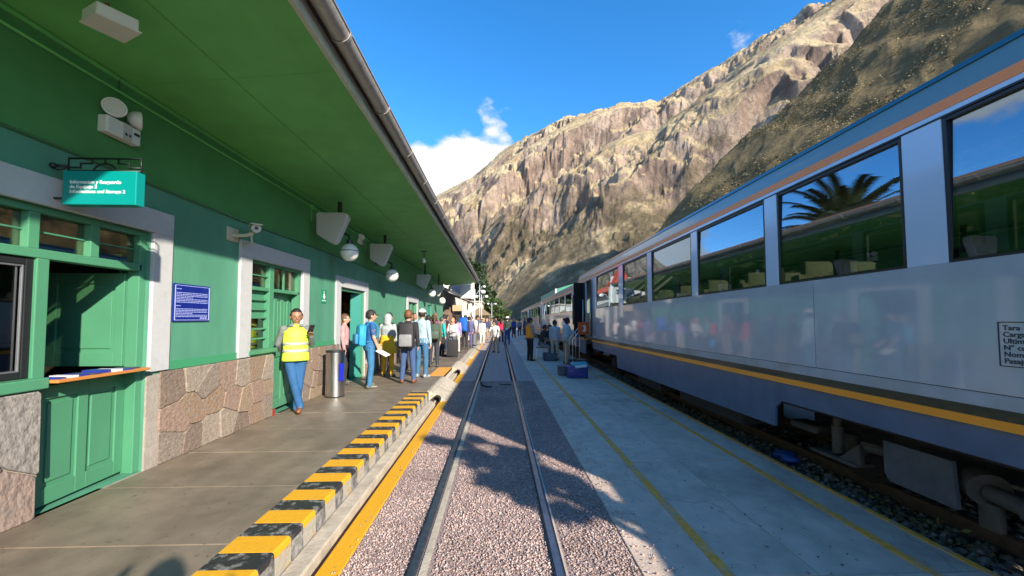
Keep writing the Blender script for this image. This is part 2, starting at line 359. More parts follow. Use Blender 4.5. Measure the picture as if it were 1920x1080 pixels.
mountain.data.materials.append(terrain_mat())

def leaf_mesh(name, centres, size, material, parent=None, flat=.5, seed=1, tri=False):
    """many small leaf-sized faces, one mesh"""
    rs = np.random.RandomState(seed); n = len(centres); c = np.asarray(centres)
    a = rs.normal(size=(n, 3)); a[:, 2] *= flat; a /= np.linalg.norm(a, axis=1)[:, None]
    b = rs.normal(size=(n, 3)); b -= (b*a).sum(1)[:, None]*a; b /= np.linalg.norm(b, axis=1)[:, None]
    s = (size*rs.uniform(.6, 1.4, n))[:, None]
    V = np.stack([c-a*s, c+b*s*.5, c+a*s, c-b*s*.5], 1).reshape(-1, 3)
    off = np.array(parent['_w']) if parent is not None else 0
    me = bpy.data.meshes.new(name); me.vertices.add(4*n); me.vertices.foreach_set('co', (V-off).ravel())
    me.loops.add(4*n); me.loops.foreach_set('vertex_index', np.arange(4*n)); me.polygons.add(n)
    me.polygons.foreach_set('loop_start', np.arange(n)*4); me.update(calc_edges=True); me.materials.append(material)
    o = bpy.data.objects.new(name, me); col.objects.link(o)
    if parent is not None: o.parent = parent; o['_w'] = parent['_w']
    return o
def leafmat(name, c1, c2, trans=.25):
    m = bpy.data.materials.new(name); m.use_nodes = True; n = m.node_tree.nodes; l = m.node_tree.links; b = n['Principled BSDF']
    g = n.new('ShaderNodeNewGeometry'); r = n.new('ShaderNodeValToRGB'); l.new(g.outputs['Random Per Island'], r.inputs[0])
    r.color_ramp.elements[0].color = lin(c1); r.color_ramp.elements[1].color = lin(c2); l.new(r.outputs[0], b.inputs['Base Color'])
    b.inputs['Roughness'].default_value = .6
    tr = n.new('ShaderNodeBsdfTranslucent'); l.new(r.outputs[0], tr.inputs[0]); mxn = n.new('ShaderNodeMixShader'); mxn.inputs[0].default_value = trans
    l.new(b.outputs[0], mxn.inputs[1]); l.new(tr.outputs[0], mxn.inputs[2]); l.new(mxn.outputs[0], n['Material Output'].inputs[0]); MATS[name] = m
    return m
L_DARK = leafmat('leaves_dark', (.02, .04, .015), (.06, .10, .035)); L_MID = leafmat('leaves_mid', (.04, .075, .02), (.11, .16, .05))
L_YEL = leafmat('leaves_yellow', (.16, .20, .03), (.34, .38, .07)); L_SCRUB = leafmat('scrub', (.13, .105, .055), (.26, .21, .12), .2); L_SCRUBD = leafmat('scrub_dark', (.09, .085, .045), (.17, .145, .08), .2)
BARK = mat('bark', (.13, .10, .075), .9, .35, 9, bump=.5, bscale=30)
# scrub on the near hill: one mass of tufts
def scrub():
    rs = np.random.RandomState(3); sel = np.argwhere((TN > .5) & (TZ > 3) & (TX < 330) & (TY < 260))
    pick = sel[rs.randint(0, len(sel), 60000)]
    # even out the polar grid: keep in proportion to cell area
    r2 = TX[pick[:, 0], pick[:, 1]]**2+TY[pick[:, 0], pick[:, 1]]**2
    keep = rs.rand(len(pick)) < np.clip(r2/r2.max()*4, .05, 1); pick = pick[keep]
    P = np.stack([TX[pick[:, 0], pick[:, 1]], TY[pick[:, 0], pick[:, 1]], TZ[pick[:, 0], pick[:, 1]]], 1)
    P[:, :2] += rs.normal(size=(len(P), 2))*.7; P[:, 2] += .22
    clump = fbm(P[:, 0]/21, P[:, 1]/21, 4); 
    a = leaf_mesh('hillside_scrub', P[clump > -.1], .36, L_SCRUB, None, .35, 4); tag(a, kind='stuff')
    Q = P[clump > .12]; Q = np.concatenate([Q+rs.normal(size=Q.shape)*.4 for _ in range(2)])
    b = leaf_mesh('hillside_bushes', Q, .38, L_SCRUBD, None, .5, 5); tag(b, kind='stuff')
scrub()

def tree(name, x, y, h, crown_r, leafm, label, n=2600, seed=1, trunk_r=.16, lsize=.16, group=None, z0=-.2, crown_z=.62, sy=1.0):
    r = random.Random(seed); root = empty(name, (x, y, z0), label, 'tree', group)
    t = MB(); lean = (r.uniform(-.3, .3), r.uniform(-.3, .3))
    top = Vector((x+lean[0], y+lean[1], z0+h*crown_z))
    t.tube([(x, y, z0-.1), (x+lean[0]*.4, y+lean[1]*.3, z0+h*.3), top, (top.x, top.y, z0+h*.85)], [trunk_r*1.3, trunk_r, trunk_r*.7, trunk_r*.2], 8)
    tips = []
    for i in range(16):
        a = r.uniform(0, 6.28); zz = z0+h*r.uniform(.28, .75); L = crown_r*r.uniform(.5, .95)*(1.15-abs((zz-z0)/h-.55))
        p0 = Vector((x+lean[0]*.6, y+lean[1]*.6, zz)); p1 = p0+Vector((math.cos(a)*L*.6, math.sin(a)*L*.6, L*.25)); p2 = p0+Vector((math.cos(a)*L, math.sin(a)*L, L*.5+r.uniform(-.2, .3)))
        t.tube([p0, p1, p2], [trunk_r*.4, trunk_r*.22, trunk_r*.08], 5); tips += [p1, p2]
    tips += [Vector((top.x+r.uniform(-.4, .4)*crown_r, top.y+r.uniform(-.4, .4)*crown_r, z0+h*r.uniform(.72, .98))) for _ in range(9)]
    t.build('trunk', BARK, root, True)
    rs = np.random.RandomState(seed); k = rs.randint(0, len(tips), n); T = np.array([p[:] for p in tips])[k]
    sig = crown_r*.20*rs.uniform(.5, 1.3, len(tips))[k]
    d = rs.normal(size=(n, 3)); d /= np.linalg.norm(d, axis=1)[:, None]; d *= (rs.rand(n)**.5)[:, None]*1.7
    leaf_mesh('crown', T+d*sig[:, None]*np.array([1, 1, .8]), lsize, leafm, root, .5, seed)
    return root
# ------------------------------------------------------------------ ground, track, platforms
EARTH = mat('earth', (.16, .135, .11), .95, .3, 2.5, bump=.6, bscale=25)
CONC = mat('concrete', (.63, .495, .40), .8, .14, 1.7, (.49, .385, .315), (.40, .66), bump=.25, bscale=60, detail=10, crack=.42)
TRKS = mat('track_slab', (.50, .375, .335), .9, .3, 14, (.34, .255, .235), (.40, .65), bump=.3, bscale=50, detail=9)
CONCS = [CONC, mat('concrete_pale', (.66, .525, .425), .8, .14, 2.3, (.52, .41, .335), (.42, .66), bump=.3, bscale=60, detail=10), mat('concrete_stained', (.58, .46, .375), .75, .18, 1.2, (.40, .31, .255), (.46, .66), bump=.25, bscale=50, detail=10, crack=.3)]
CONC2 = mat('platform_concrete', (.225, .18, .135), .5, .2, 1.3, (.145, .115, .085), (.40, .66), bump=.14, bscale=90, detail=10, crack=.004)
CREAM = mat('cream_concrete', (.50, .435, .34), .8, .18, 4, (.36, .31, .245), (.45, .7), bump=.3, bscale=50)
MORTAR = mat('mortar_joint', (.50, .46, .40), .9, .2, 8)
YEL = mat('yellow_paint', (.74, .37, .015), .55, .10, 12, (.52, .27, .02), (.60, .85), bump=.1, bscale=70)
YELW = mat('worn_yellow_paint', (.80, .36, .05), .7, .2, 5, (.46, .34, .24), (.50, .68), detail=10)
BLKT = mat('black_worn_paint', (.022, .024, .026), .5, .3, 16, (.24, .23, .22), (.52, .66), bump=.15, bscale=80)
FACEY = mat('worn_kerb_face', (.36, .33, .28), .8, .2, 9, (.42, .27, .06), (.5, .72)); FACEB = mat('dark_kerb_face', (.10, .10, .10), .8, .3, 12, (.30, .285, .26), (.42, .62))
PINKG = mat('pink_gravel', (.36, .275, .26), .95, .45, 60, (.25, .185, .175), (.45, .7), bump=.9, bscale=90)
STEEL = mat('rail_steel', (.075, .085, .10), .45, .35, 20, metal=.6, bump=.1)
STEELT = mat('rail_top', (.22, .24, .27), .35, .3, 20, metal=.9)
RUST = mat('rust', (.10, .06, .045), .85, .4, 12, bump=.3)
g = MB(); g.box(-400, 400, -120, 62, -1.3, -.36); g.build('ground', EARTH)['kind'] = 'structure'
# track bed between the platforms
b = MB(); b.box(-1.03, .93, -4, 10.25, -.3, -.012); tag(b.build('track_bed', PINKG), kind='structure')
for nm, xs in (('rail', (-.565, .39)), ):
    for i, x in enumerate(xs):
        m = MB(); m.box(x-.031, x+.031, -4, 75, -.1, .012, 0, .006); m.box(x-.065, x+.065, -4, 75, -.12, -.03, 1)
        tag(m.build('rail', [STEEL, RUST]), kind='structure')
        t = MB(); t.box(x-.022, x+.022, -4, 75, .0095, .0165); tag(t.build('rail_running_band', STEELT), kind='structure')
        gg = MB(); gg.box(x+.045, x+(.095 if i == 0 else .06), -4, 10.25, -.2, -.004); tag(gg.build('flange_strip', CREAM if i == 0 else CONC), kind='structure')
# level crossing slabs laid over the track further on
cr = MB(); cr.box(-1.03, .93, 10.25, 75, -.3, -.03); xing = cr.build('crossing_bed', TRKS); tag(xing, kind='structure')
yy = 10.27; k = 0
while yy < 34:
    L = 1.55
    for x0, x1 in ((-1.025, -.645), (-.485, .31), (.47, .925)):
        m = MB(); m.box(x0, x1, yy, yy+L-.02, -.06, -.004-.003*((k*7) % 3), 0, .006); m.build('slab', TRKS, xing)
    yy += L; k += 1
# gravel pebbles, real stones, one mass
def pebbles(name, n, xr, yr, z, s, matls, seed, near_bias=1.0, zj=.01):
    rs = np.random.RandomState(seed)
    x = rs.uniform(xr[0], xr[1], n); u = rs.rand(n); y = yr[0]+(yr[1]-yr[0])*u**near_bias
    ok = np.ones(n, bool)
    base = np.array([(1, 0, 0), (-1, 0, 0), (0, 1, 0), (0, -1, 0), (0, 0, 1), (0, 0, -.6)], float)
    tri = np.array([(0, 2, 4), (2, 1, 4), (1, 3, 4), (3, 0, 4), (2, 0, 5), (1, 2, 5), (3, 1, 5), (0, 3, 5)])
    sc = s*rs.uniform(.5, 1.35, (n, 1, 1))*np.stack([rs.uniform(.7, 1.3, n), rs.uniform(.7, 1.3, n), rs.uniform(.45, .8, n)], -1)[:, None, :]
    P = base[None]*sc*rs.uniform(.75, 1.25, (n, 6, 1)); a = rs.uniform(0, 6.28, n); ca, sa = np.cos(a)[:, None], np.sin(a)[:, None]
    tx = rs.uniform(-.5, .5, n)[:, None]
    X = P[:, :, 0]*ca-P[:, :, 1]*sa; Yv = P[:, :, 0]*sa+P[:, :, 1]*ca; Z = P[:, :, 2]+X*tx
    V = np.stack([X+x[:, None], Yv+y[:, None], Z+(z+rs.uniform(-zj, zj, n))[:, None]], -1).reshape(-1, 3)
    F = (tri[None]+np.arange(n)[:, None, None]*6).reshape(-1, 3)
    me = bpy.data.meshes.new(name); me.vertices.add(len(V)); me.vertices.foreach_set('co', V.ravel())
    me.loops.add(F.size); me.loops.foreach_set('vertex_index', F.ravel()); me.polygons.add(len(F)); me.polygons.foreach_set('loop_start', np.arange(len(F))*3)
    me.update(calc_edges=True); me.materials.append(matls)
    o = bpy.data.objects.new(name, me); col.objects.link(o); tag(o, kind='stuff'); return o
def stonemat(name, stops, stain=False):
    m = bpy.data.materials.new(name); m.use_nodes = True; n = m.node_tree.nodes; l = m.node_tree.links; b = n['Principled BSDF']; b.inputs['Roughness'].default_value = .9
    g_ = n.new('ShaderNodeNewGeometry'); r = n.new('ShaderNodeValToRGB'); l.new(g_.outputs['Random Per Island'], r.inputs[0]); e = r.color_ramp.elements
    e[0].color = lin(stops[0][1]); e[0].position = stops[0][0]; e[1].color = lin(stops[-1][1]); e[1].position = stops[-1][0]
    for p_, c_ in stops[1:-1]: e.new(p_).color = lin(c_)
    if stain:
        t_ = n.new('ShaderNodeTexCoord'); z_ = n.new('ShaderNodeTexNoise'); z_.inputs['Scale'].default_value = 1.1; z_.inputs['Detail'].default_value = 7; l.new(t_.outputs['Object'], z_.inputs['Vector'])
        q_ = n.new('ShaderNodeMapRange'); q_.inputs[1].default_value = .36; q_.inputs[2].default_value = .56; q_.inputs[3].default_value = .72; l.new(z_.outputs[0], q_.inputs[0])
        v_ = n.new('ShaderNodeVectorMath'); v_.operation = 'SCALE'; l.new(r.outputs[0], v_.inputs[0]); l.new(q_.outputs[0], v_.inputs['Scale']); l.new(v_.outputs[0], b.inputs['Base Color']); return m
    l.new(r.outputs[0], b.inputs['Base Color']); return m
GRAV = stonemat('gravel_stones', [(0, (.22, .14, .125)), (.2, (.40, .28, .25)), (.6, (.53, .39, .355)), (.88, (.66, .53, .49)), (1, (.14, .10, .09))], True)
BALL = stonemat('ballast_stones', [(0, (.07, .06, .055)), (.35, (.16, .14, .125)), (.7, (.27, .235, .21)), (1, (.38, .34, .30))])
for xr in ((-1.02, -.60), (-.44, .355), (.47, .92)):
    w = xr[1]-xr[0]; pebbles('gravel', int(36000*w), xr, (1.9, 10.2), -.009, .0088, GRAV, int(w*100), 1.55, .006)
pebbles('gravel', 700, (.88, 1.16), (1.9, 8), .006, .0085, GRAV, 61, 1.4, .002); pebbles('gravel', 70, (-1.10, -1.0), (1.9, 8), .006, .008, GRAV, 62, 1.4, .002); pebbles('gravel', 160, (1.1, 2.6), (2, 9), .005, .008, BALL, 63, 1.4, .002)
# right platform: concrete slabs with joints, painted lines
cb = MB(); cb.box(.93, 3.22, -4, 75, -.8, -.012); rp = cb.build('platform_right', CONC); tag(rp, kind='structure')
yy = -1.52
k = 0
while yy < 42:
    for x0, x1 in ((.932, 2.072), (2.08, 3.222)):
        m = MB(); m.box(x0, x1, yy, yy+1.99, -.08, 0-.0025*(k % 3), 0, .005); m.build('slab', CONCS[(k*5+k//4) % 3], rp); k += 1
    yy += 2.0
for x, w in ((1.48, .075), (2.82, .07), (3.185, .05)):
    m = MB(); m.box(x-w/2, x+w/2, -1.5, 42, -.004, .0035); tag(m.build('yellow_line', YELW), kind='structure')
# ballast and the train's own track
BALLB = mat('ballast_bed', (.10, .09, .08), .95, .4, 14, bump=1.0, bscale=30)
m = MB(); m.box(3.22, 9.5, -6, 75, -.7, -.16); tag(m.build('ballast_bed', BALLB), kind='structure')
pebbles('ballast', 5200, (3.23, 3.82), (1.6, 15), -.135, .035, BALL, 21, 1.5, .03)
pebbles('ballast', 2500, (3.9, 5.2), (1.6, 15), -.15, .035, BALL, 22, 1.5, .02)
for x in (3.87, 4.79):
    m = MB(); m.box(x-.035, x+.035, -6, 75, -.16, .0, 0, .008); m.box(x-.06, x+.06, -6, 75, -.17, -.12, 1); tag(m.build('rail', [RUST, RUST]), kind='structure')
# left platform: base mortar with slabs, kerb of painted tiles, step, drain, yellow band
pb = MB(); pb.box(-3.45, -1.735, -4, 60, -.4, .185); pb.box(-1.735, -1.40, -4, 60, -.4, .12)
lp = pb.build('platform_left', MORTAR); tag(lp, kind='structure')
k = 0; yy = 2.59-.87*4
while yy < 42:
    x1 = -1.735 if yy < 7.3 or yy > 42 else -1.40
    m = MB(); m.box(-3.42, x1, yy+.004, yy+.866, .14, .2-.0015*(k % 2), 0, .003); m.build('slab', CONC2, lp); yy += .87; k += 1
P = .348; y0 = 2.84-P*6; k = 0
kerb = MB().box(-1.405, -1.39, -4, 7.75, -.3, .02).build('platform_kerb', CREAM); tag(kerb, kind='structure')
while y0 < 7.65:
    h = P*(.53 if k % 2 == 0 else .47)
    m = MB(); m.prism([(-1.733, .125), (-1.733, .2005), (-1.405, .2005), (-1.392, .19), (-1.388, .158), (-1.40, .158), (-1.40, .125)], 'y', y0+.003, y0+h-.003)
    m.build('kerb_tile', YEL if k % 2 == 0 else BLKT, kerb)
    m = MB(); m.prism([(-1.40, .03), (-1.384, .03), (-1.389, .155), (-1.40, .155)], 'y', y0+.003, y0+h-.003); m.build('kerb_face', FACEY if k % 2 == 0 else FACEB, kerb); y0 += h; k += 1
for ya, yb in ((-4, 7.75), (9.75, 11.6)):
    m = MB(); m.box(-1.384, -1.245, ya, yb, -.3, .03, 0, .01); tag(m.build('platform_step', CREAM), kind='structure')
m = MB(); m.box(-1.25, -1.17, -4, 75, -.5, -.26); tag(m.build('drain_bed', mat('drain_dirt', (.05, .042, .035), .95)), kind='structure')
m = MB(); m.box(-1.185, -1.03, -4, 75, -.3, 0, 0, .006); yb_ = m.build('yellow_band', YEL); tag(yb_, kind='structure')
for ya, yb in ((7.75, 9.75), (11.6, 13.3)):
    m = MB(); m.prism([(-1.43, -.2), (-1.43, .203), (-1.30, .17), (-1.035, .008), (-1.035, -.2)], 'y', ya, yb); tag(m.build('crossing_ramp', CREAM), kind='structure')
m = MB(); m.box(-1.78, -1.40, 9.8, 11.5, .15, .2035); tag(m.build('worn_yellow_patch', YELW), kind='structure')
m = MB(); m.box(-1.39, -1.2, 13.3, 60, -.3, .12, 0, .01); m.box(-1.25, -1.1, 16, 60, -.3, .06, 0, .01); tag(m.build('platform_edge', CREAM), kind='structure')
PIPED = mat('dark_pipe', (.02, .018, .016), .8)
for y_, lab in ((7.72, 'black drain pipe mouth at end of near striped kerb'), (11.55, 'black drain pipe mouth beyond the first crossing ramp')):
    m = MB(); n = 14; rr = .075
    vs = []; fs = []
    for r_, yv in ((rr, y_), (rr, y_-.12), (rr-.015, y_-.12), (rr-.015, y_)):
        vs += [(-1.22+r_*math.cos(6.2832*j/n), yv, .06+r_*math.sin(6.2832*j/n)) for j in range(n)]
    for i in range(3):
        fs += [(i*n+j, i*n+(j+1) % n, (i+1)*n+(j+1) % n, (i+1)*n+j) for j in range(n)]
    fs.append(tuple(range(3*n, 4*n))); m.add(vs, fs); m.box(-1.30, -1.14, y_-.10, y_-.005, -.27, -.012)
    tag(m.build('drain_pipe', PIPED, None, 'auto'), lab, 'pipe', 'drain pipe mouths along the kerb')
m = MB()
m.tube([(-.42, 9.55, .005), (-.47, 9.95, .012), (-.40, 9.45, .01), (-.28, 9.3, .008), (-.18, 9.32, .006)], .022, 6)
tag(m.build('rubber_hose', PIPED, None, True), 'curled scrap of black rubber lying between the rails', 'rubber scrap')
m = MB(); m.box(.02, .3, 9.62, 9.67, -.008, .01); tag(m.build('timber_offcut', PIPED), 'thin dark strip lying across the track bed before the slabs', 'strip')
# ------------------------------------------------------------------ station building
GREEN = mat('green_wall_paint', (.088, .282, .185), .55, .10, 1.1, (.064, .215, .14), (.38, .78), bump=.08, bscale=18, stretch=(1, 1, .4), detail=9)
SOFF = mat('green_soffit_paint', (.15, .52, .14), .62, .10, .9, (.125, .41, .105), (.30, .75), bump=.06, bscale=12)
GREENJ = mat('green_joinery', (.07, .25, .14), .45, .08, 2.5)
WHITE = mat('white_trim', (.47, .475, .485), .65, .05, 5, (.40, .40, .405), (.55, .8), bump=.08, bscale=40)
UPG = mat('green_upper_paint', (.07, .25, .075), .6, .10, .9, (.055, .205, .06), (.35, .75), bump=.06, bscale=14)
LIME = mat('lime_interior', (.13, .33, .04), .7, .05, 3)
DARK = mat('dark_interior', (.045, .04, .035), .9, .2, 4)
WOODB = mat('brown_board', (.16, .10, .07), .7, .2, 6)
BLKM = mat('black_metal', (.015, .016, .018), .45)
ALU = mat('aluminium', (.42, .43, .45), .35, .05, 5, metal=.8)
GUT = mat('zinc_gutter', (.40, .37, .35), .45, .15, 7, (.29, .265, .25), (.5, .75), metal=.35, bump=.05)
TILE = mat('red_roof_tile', (.42, .085, .045), .75, .25, 5, bump=.3, bscale=20)
TINR = mat('tin_roof', (.30, .15, .11), .6, .2, 4)
GLS = glassmat('window_glass', (.75, .72, .62), .16, (.9, .86, .75))
GLSD = glassmat('dark_window_glass', (.30, .28, .26), .12)
W = -3.40
st = empty('station_building', (-3.6, 10, .2), 'long green station building with deep eaves and stone base', 'station')
openings = [(1.72, 3.83, 1.13, 2.49), (2.97, 3.83, .2, 1.14), (5.33, 6.72, 1.15, 2.49), (5.90, 6.72, .2, 1.16), (8.30, 9.75, .2, 2.33), (14.45, 15.9, 1.0, 2.3), (18.4, 19.4, .2, 2.3)]
def wall_panels(mb, x0, x1, y0, y1, z0, z1, ops, mi=0):
    ys = sorted({y0, y1, *[v for o in ops for v in o[:2] if y0 < v < y1]})
    for a, b_ in zip(ys, ys[1:]):
        c = (a+b_)/2; iv = sorted([(max(o[2], z0), min(o[3], z1)) for o in ops if o[0] < c < o[1] and o[3] > z0 and o[2] < z1]); z = z0
        for lo, hi_ in iv:
            if lo > z+1e-4: mb.box(x0, x1, a, b_, z, lo, mi)
            z = max(z, hi_)
        if z < z1-1e-4: mb.box(x0, x1, a, b_, z, z1, mi)
m = MB(); wall_panels(m, W-.28, W, -3, 23.3, .1, 3.84, openings); m.box(-9, W-.28, 23.0, 23.3, .1, 3.84); m.box(-9, W-.28, -3.3, -3, .1, 3.84); m.box(-9.3, -9, -3, 23.3, .1, 4.6)
m.build('wall', GREEN, st)
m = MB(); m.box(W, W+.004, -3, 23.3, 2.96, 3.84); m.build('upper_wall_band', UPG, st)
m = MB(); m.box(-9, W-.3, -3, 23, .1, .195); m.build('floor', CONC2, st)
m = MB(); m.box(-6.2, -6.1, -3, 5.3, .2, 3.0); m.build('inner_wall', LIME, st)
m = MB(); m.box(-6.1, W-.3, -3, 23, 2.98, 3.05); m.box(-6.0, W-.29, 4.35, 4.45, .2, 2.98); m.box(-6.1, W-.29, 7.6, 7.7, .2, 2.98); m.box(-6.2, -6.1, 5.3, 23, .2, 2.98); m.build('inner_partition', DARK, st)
# soffit, boards, eave trim, gutter, roof
sf = MB().box(-3.4, -1.6, -3.55, 25.1, 4.06, 4.09).build('soffit', SOFF, st)
for i in range(12):
    for a, b_ in ((-3.5, -2.505), (-2.5, -1.54)):
        f = lambda x: 3.80+(x+3.5)*.19/1.96+.0015*((i*3+int(a)) % 3)
        m = MB(); m.prism([(a, f(a)), (b_, f(b_)), (b_, f(b_)+.05), (a, f(a)+.05)], 'y', -3.6+i*2.4, -3.6+i*2.4+2.397); m.build('soffit_panel', SOFF, sf)
m = MB(); m.box(-3.42, -3.385, -3.0, 23.2, 3.765, 3.80); m.build('cornice', SOFF, st)
m = MB(); m.box(-1.54, -1.495, -3.6, 25.2, 3.955, 4.10, 0, .006); m.build('eave_trim', mat('cream_trim', (.52, .54, .42), .6, .12, 5), st)
def gutter():
    m = MB(); n = 10; cx, cz, r0 = -1.385, 4.135, .085
    prof = [(cx+r0*math.cos(math.pi+math.pi*i/n), cz+r0*math.sin(math.pi+math.pi*i/n)) for i in range(n+1)]
    inn = [(cx+(r0-.006)*math.cos(math.pi+math.pi*i/n), cz+(r0-.006)*math.sin(math.pi+math.pi*i/n)) for i in range(n+1)]
    poly = prof+inn[::-1]
    N = len(poly); ys = [-3.6, 25.2]
    vs = [(p[0], y, p[1]) for y in ys for p in poly]; fs = [(i, (i+1) % N, N+(i+1) % N, N+i) for i in range(N)]
    m.add(vs, fs); m.tube([(cx+r0, -3.6, cz), (cx+r0, 25.2, cz)], .010, 6)
    g_ = m.build('gutter', GUT, st, 'auto')
    for i in range(24):
        y = -2.6+i*1.18; b_ = MB()
        pr_ = [(cx+(r0+.007)*math.cos(math.pi+math.pi*k/n), y, cz+(r0+.007)*math.sin(math.pi+math.pi*k/n)) for k in range(n+1)]
        for p, q_ in zip(pr_, pr_[1:]):
            d = Vector(q_)-Vector(p); c_ = (Vector(p)+Vector(q_))/2
            b_.obox(c_, d, (0, 1, 0), d.cross(Vector((0, 1, 0))), d.length/2, .018, .004)
        b_.build('gutter_bracket', GUT, g_)
gutter()
m = MB(); m.add([(-1.40, -3.7, 4.18), (-1.40, 25.3, 4.18), (-9.6, 25.3, 5.3), (-9.6, -3.7, 5.3), (-1.40, -3.7, 4.22), (-1.40, 25.3, 4.22), (-9.6, 25.3, 5.34), (-9.6, -3.7, 5.34)], [(0, 1, 2, 3), (7, 6, 5, 4), (0, 4, 5, 1), (1, 5, 6, 2), (2, 6, 7, 3), (3, 7, 4, 0)])
rf = m.build('roof', TINR, st)
m = MB()
for i in range(72): m.box(-1.45, -1.43, -3.6+i*.4, -3.58+i*.4, 4.10, 4.18)
m.add([(-1.5, 25.2, 4.04), (-9.5, 25.2, 3.84), (-9.5, 25.2, 5.25), (-1.5, 25.2, 4.17)], [(0, 1, 2, 3)]); m.build('roof_batten', TINR, rf)
# white surrounds
def surround(y0, y1, ztop, zbot, t=.24, right=True):
    m = MB(); x0, x1 = W-.02, W+.035
    m.box(x0, x1, y0, y1, ztop-.225, ztop, 0, .006); m.box(x0, x1-.002, y0, y0+t, zbot, ztop-.225, 0, .006); m.box(x0, x1-.002, y1-t+.02, y1, zbot, ztop-.225, 0, .006)
    return m.build('surround', WHITE, st)
surround(1.50, 4.06, 2.715, 1.13); surround(5.10, 6.93, 2.69, 1.13); surround(8.06, 10.0, 2.55, .2); surround(14.2, 16.15, 2.5, 1.0)
# stone base: an irregular patchwork of flat stones, each its own piece
def cells(y0, y1, z0, z1, size, seed):
    r = random.Random(seed); pts = []; ny = max(1, round((y1-y0)/size)); nz_ = max(1, round((z1-z0)/size))
    for i in range(ny):
        for j in range(nz_): pts.append((y0+(i+.5+.25*(j%2)+r.uniform(-.40, .40))*(y1-y0)/ny, z0+(j+.5+r.uniform(-.40, .40))*(z1-z0)/nz_))
    out = []
    for p in pts:
        if not (y0 < p[0] < y1 and z0 < p[1] < z1): continue
        poly = [(y0, z0), (y1, z0), (y1, z1), (y0, z1)]
        for q in pts:
            if q is p or math.dist(p, q) > size*3.2: continue
            mx_, my_ = (p[0]+q[0])/2, (p[1]+q[1])/2; nx, ny_ = q[0]-p[0], q[1]-p[1]; new = []
            for a, b_ in zip(poly, poly[1:]+poly[:1]):
                da = (a[0]-mx_)*nx+(a[1]-my_)*ny_; db = (b_[0]-mx_)*nx+(b_[1]-my_)*ny_
                if da <= 0: new.append(a)
                if da*db < 0: t = da/(da-db); new.append((a[0]+(b_[0]-a[0])*t, a[1]+(b_[1]-a[1])*t))
            poly = new
            if len(poly) < 3: break
        if len(poly) >= 3: out.append(poly)
    return out
def smoothpoly(poly, r):
    # cut the corners a little, and pull in for the joint
    cx = sum(p[0] for p in poly)/len(poly); cz = sum(p[1] for p in poly)/len(poly); out = []
    for a, p, b_ in zip(poly[-1:]+poly[:-1], poly, poly[1:]+poly[:1]):
        for o_ in (a, b_):
            d = math.dist(p, o_); t = min(.22, r/max(d, 1e-5)); out.append((p[0]+(o_[0]-p[0])*t, p[1]+(o_[1]-p[1])*t))
    return [(cx+(p[0]-cx)*(1-.0045/max(.03, math.dist(p, (cx, cz)))), cz+(p[1]-cz)*(1-.0045/max(.03, math.dist(p, (cx, cz))))) for p in out]
SM = [mat('stone_%s' % w, c, .85, .28, 12, c2, (.42, .66), bump=.6, bscale=22, detail=10, stretch=(1, 1.2, 1.7)) for w, c, c2 in (
    ('grey', (0.243, 0.197, 0.161), (0.188, 0.148, 0.122)), ('pink', (0.282, 0.194, 0.150), (0.227, 0.160, 0.125)), ('tan', (0.290, 0.216, 0.150), (0.235, 0.171, 0.118)), ('rust', (0.259, 0.167, 0.107), (0.227, 0.185, 0.150)), ('dark', (0.172, 0.125, 0.100), (0.220, 0.167, 0.132)), ('pale', (0.306, 0.250, 0.201), (0.243, 0.197, 0.161)))]
SMN = [mat('stone_n%s' % w, c, .85, .28, 9, c2, (.42, .66), bump=1.0, bscale=14, stretch=(1, 1.6, 1.1), detail=10) for w, c, c2 in (('grey', (0.204, 0.194, 0.186), (0.157, 0.148, 0.140)), ('pink', (0.259, 0.190, 0.157), (0.188, 0.151, 0.132)), ('pale', (0.259, 0.235, 0.215), (0.188, 0.171, 0.157)))]
m = MB(); wall_panels(m, W, W+.02, -3, 23.3, .12, 1.10, openings); wc = m.build('stone_base', mat('wall_mortar', (.33, .29, .25), .95, .2, 9, bump=.3), st)
rs_ = random.Random(11)
for y0, y1, sz in ((-.6, 2.96, .42), (3.96, 5.88, .265), (6.75, 8.26, .26), (9.80, 14.0, .30), (14.0, 18.38, .42), (19.42, 23.3, .46)):
    for poly in cells(y0, y1, .2, 1.12, sz, int(y0*10)+77):
        pp = smoothpoly(poly, .014); m = MB(); d = rs_.uniform(.032, .050)
        n = len(pp); cx = sum(p[0] for p in pp)/n; cz = sum(p[1] for p in pp)/n; sc = lambda p, k: (cx+(p[0]-cx)*k, cz+(p[1]-cz)*k)
        rings = [(1.0, W+.01), (1.0, W+d-.007), (.975, W+d)]
        vs = [(x_,)+sc(p, k_) for k_, x_ in rings for p in pp]
        ty, tz = rs_.uniform(-.02, .02), rs_.uniform(-.02, .02)
        vs = [(v[0]+((v[1]-cx)*ty+(v[2]-cz)*tz if v[0] > W+.02 else 0), v[1], v[2]) for v in vs]
        fs = [tuple(2*n+i for i in range(n))]+[(i+r_*n, (i+1) % n+r_*n, (i+1) % n+(r_+1)*n, i+(r_+1)*n) for r_ in (0, 1) for i in range(n)]
        m.add(vs, fs); m.build('stone', rs_.choice(SMN if y0 < 0 else [SM[0], SM[1], SM[2], SM[5], SM[0], SM[1], SM[3], SM[4], SM[0], SM[5]]), wc)
# green trim line on top of the base
DADO = mat('green_dado', (.05, .27, .13), .45)
for a, b_ in ((-3, 1.5), (4.06, 5.1), (6.93, 8.06), (10.0, 14.2), (16.15, 23.3)): m = MB(); m.box(W, W+.012, a, b_, 1.122, 1.21); m.build('dado_line', DADO, st)
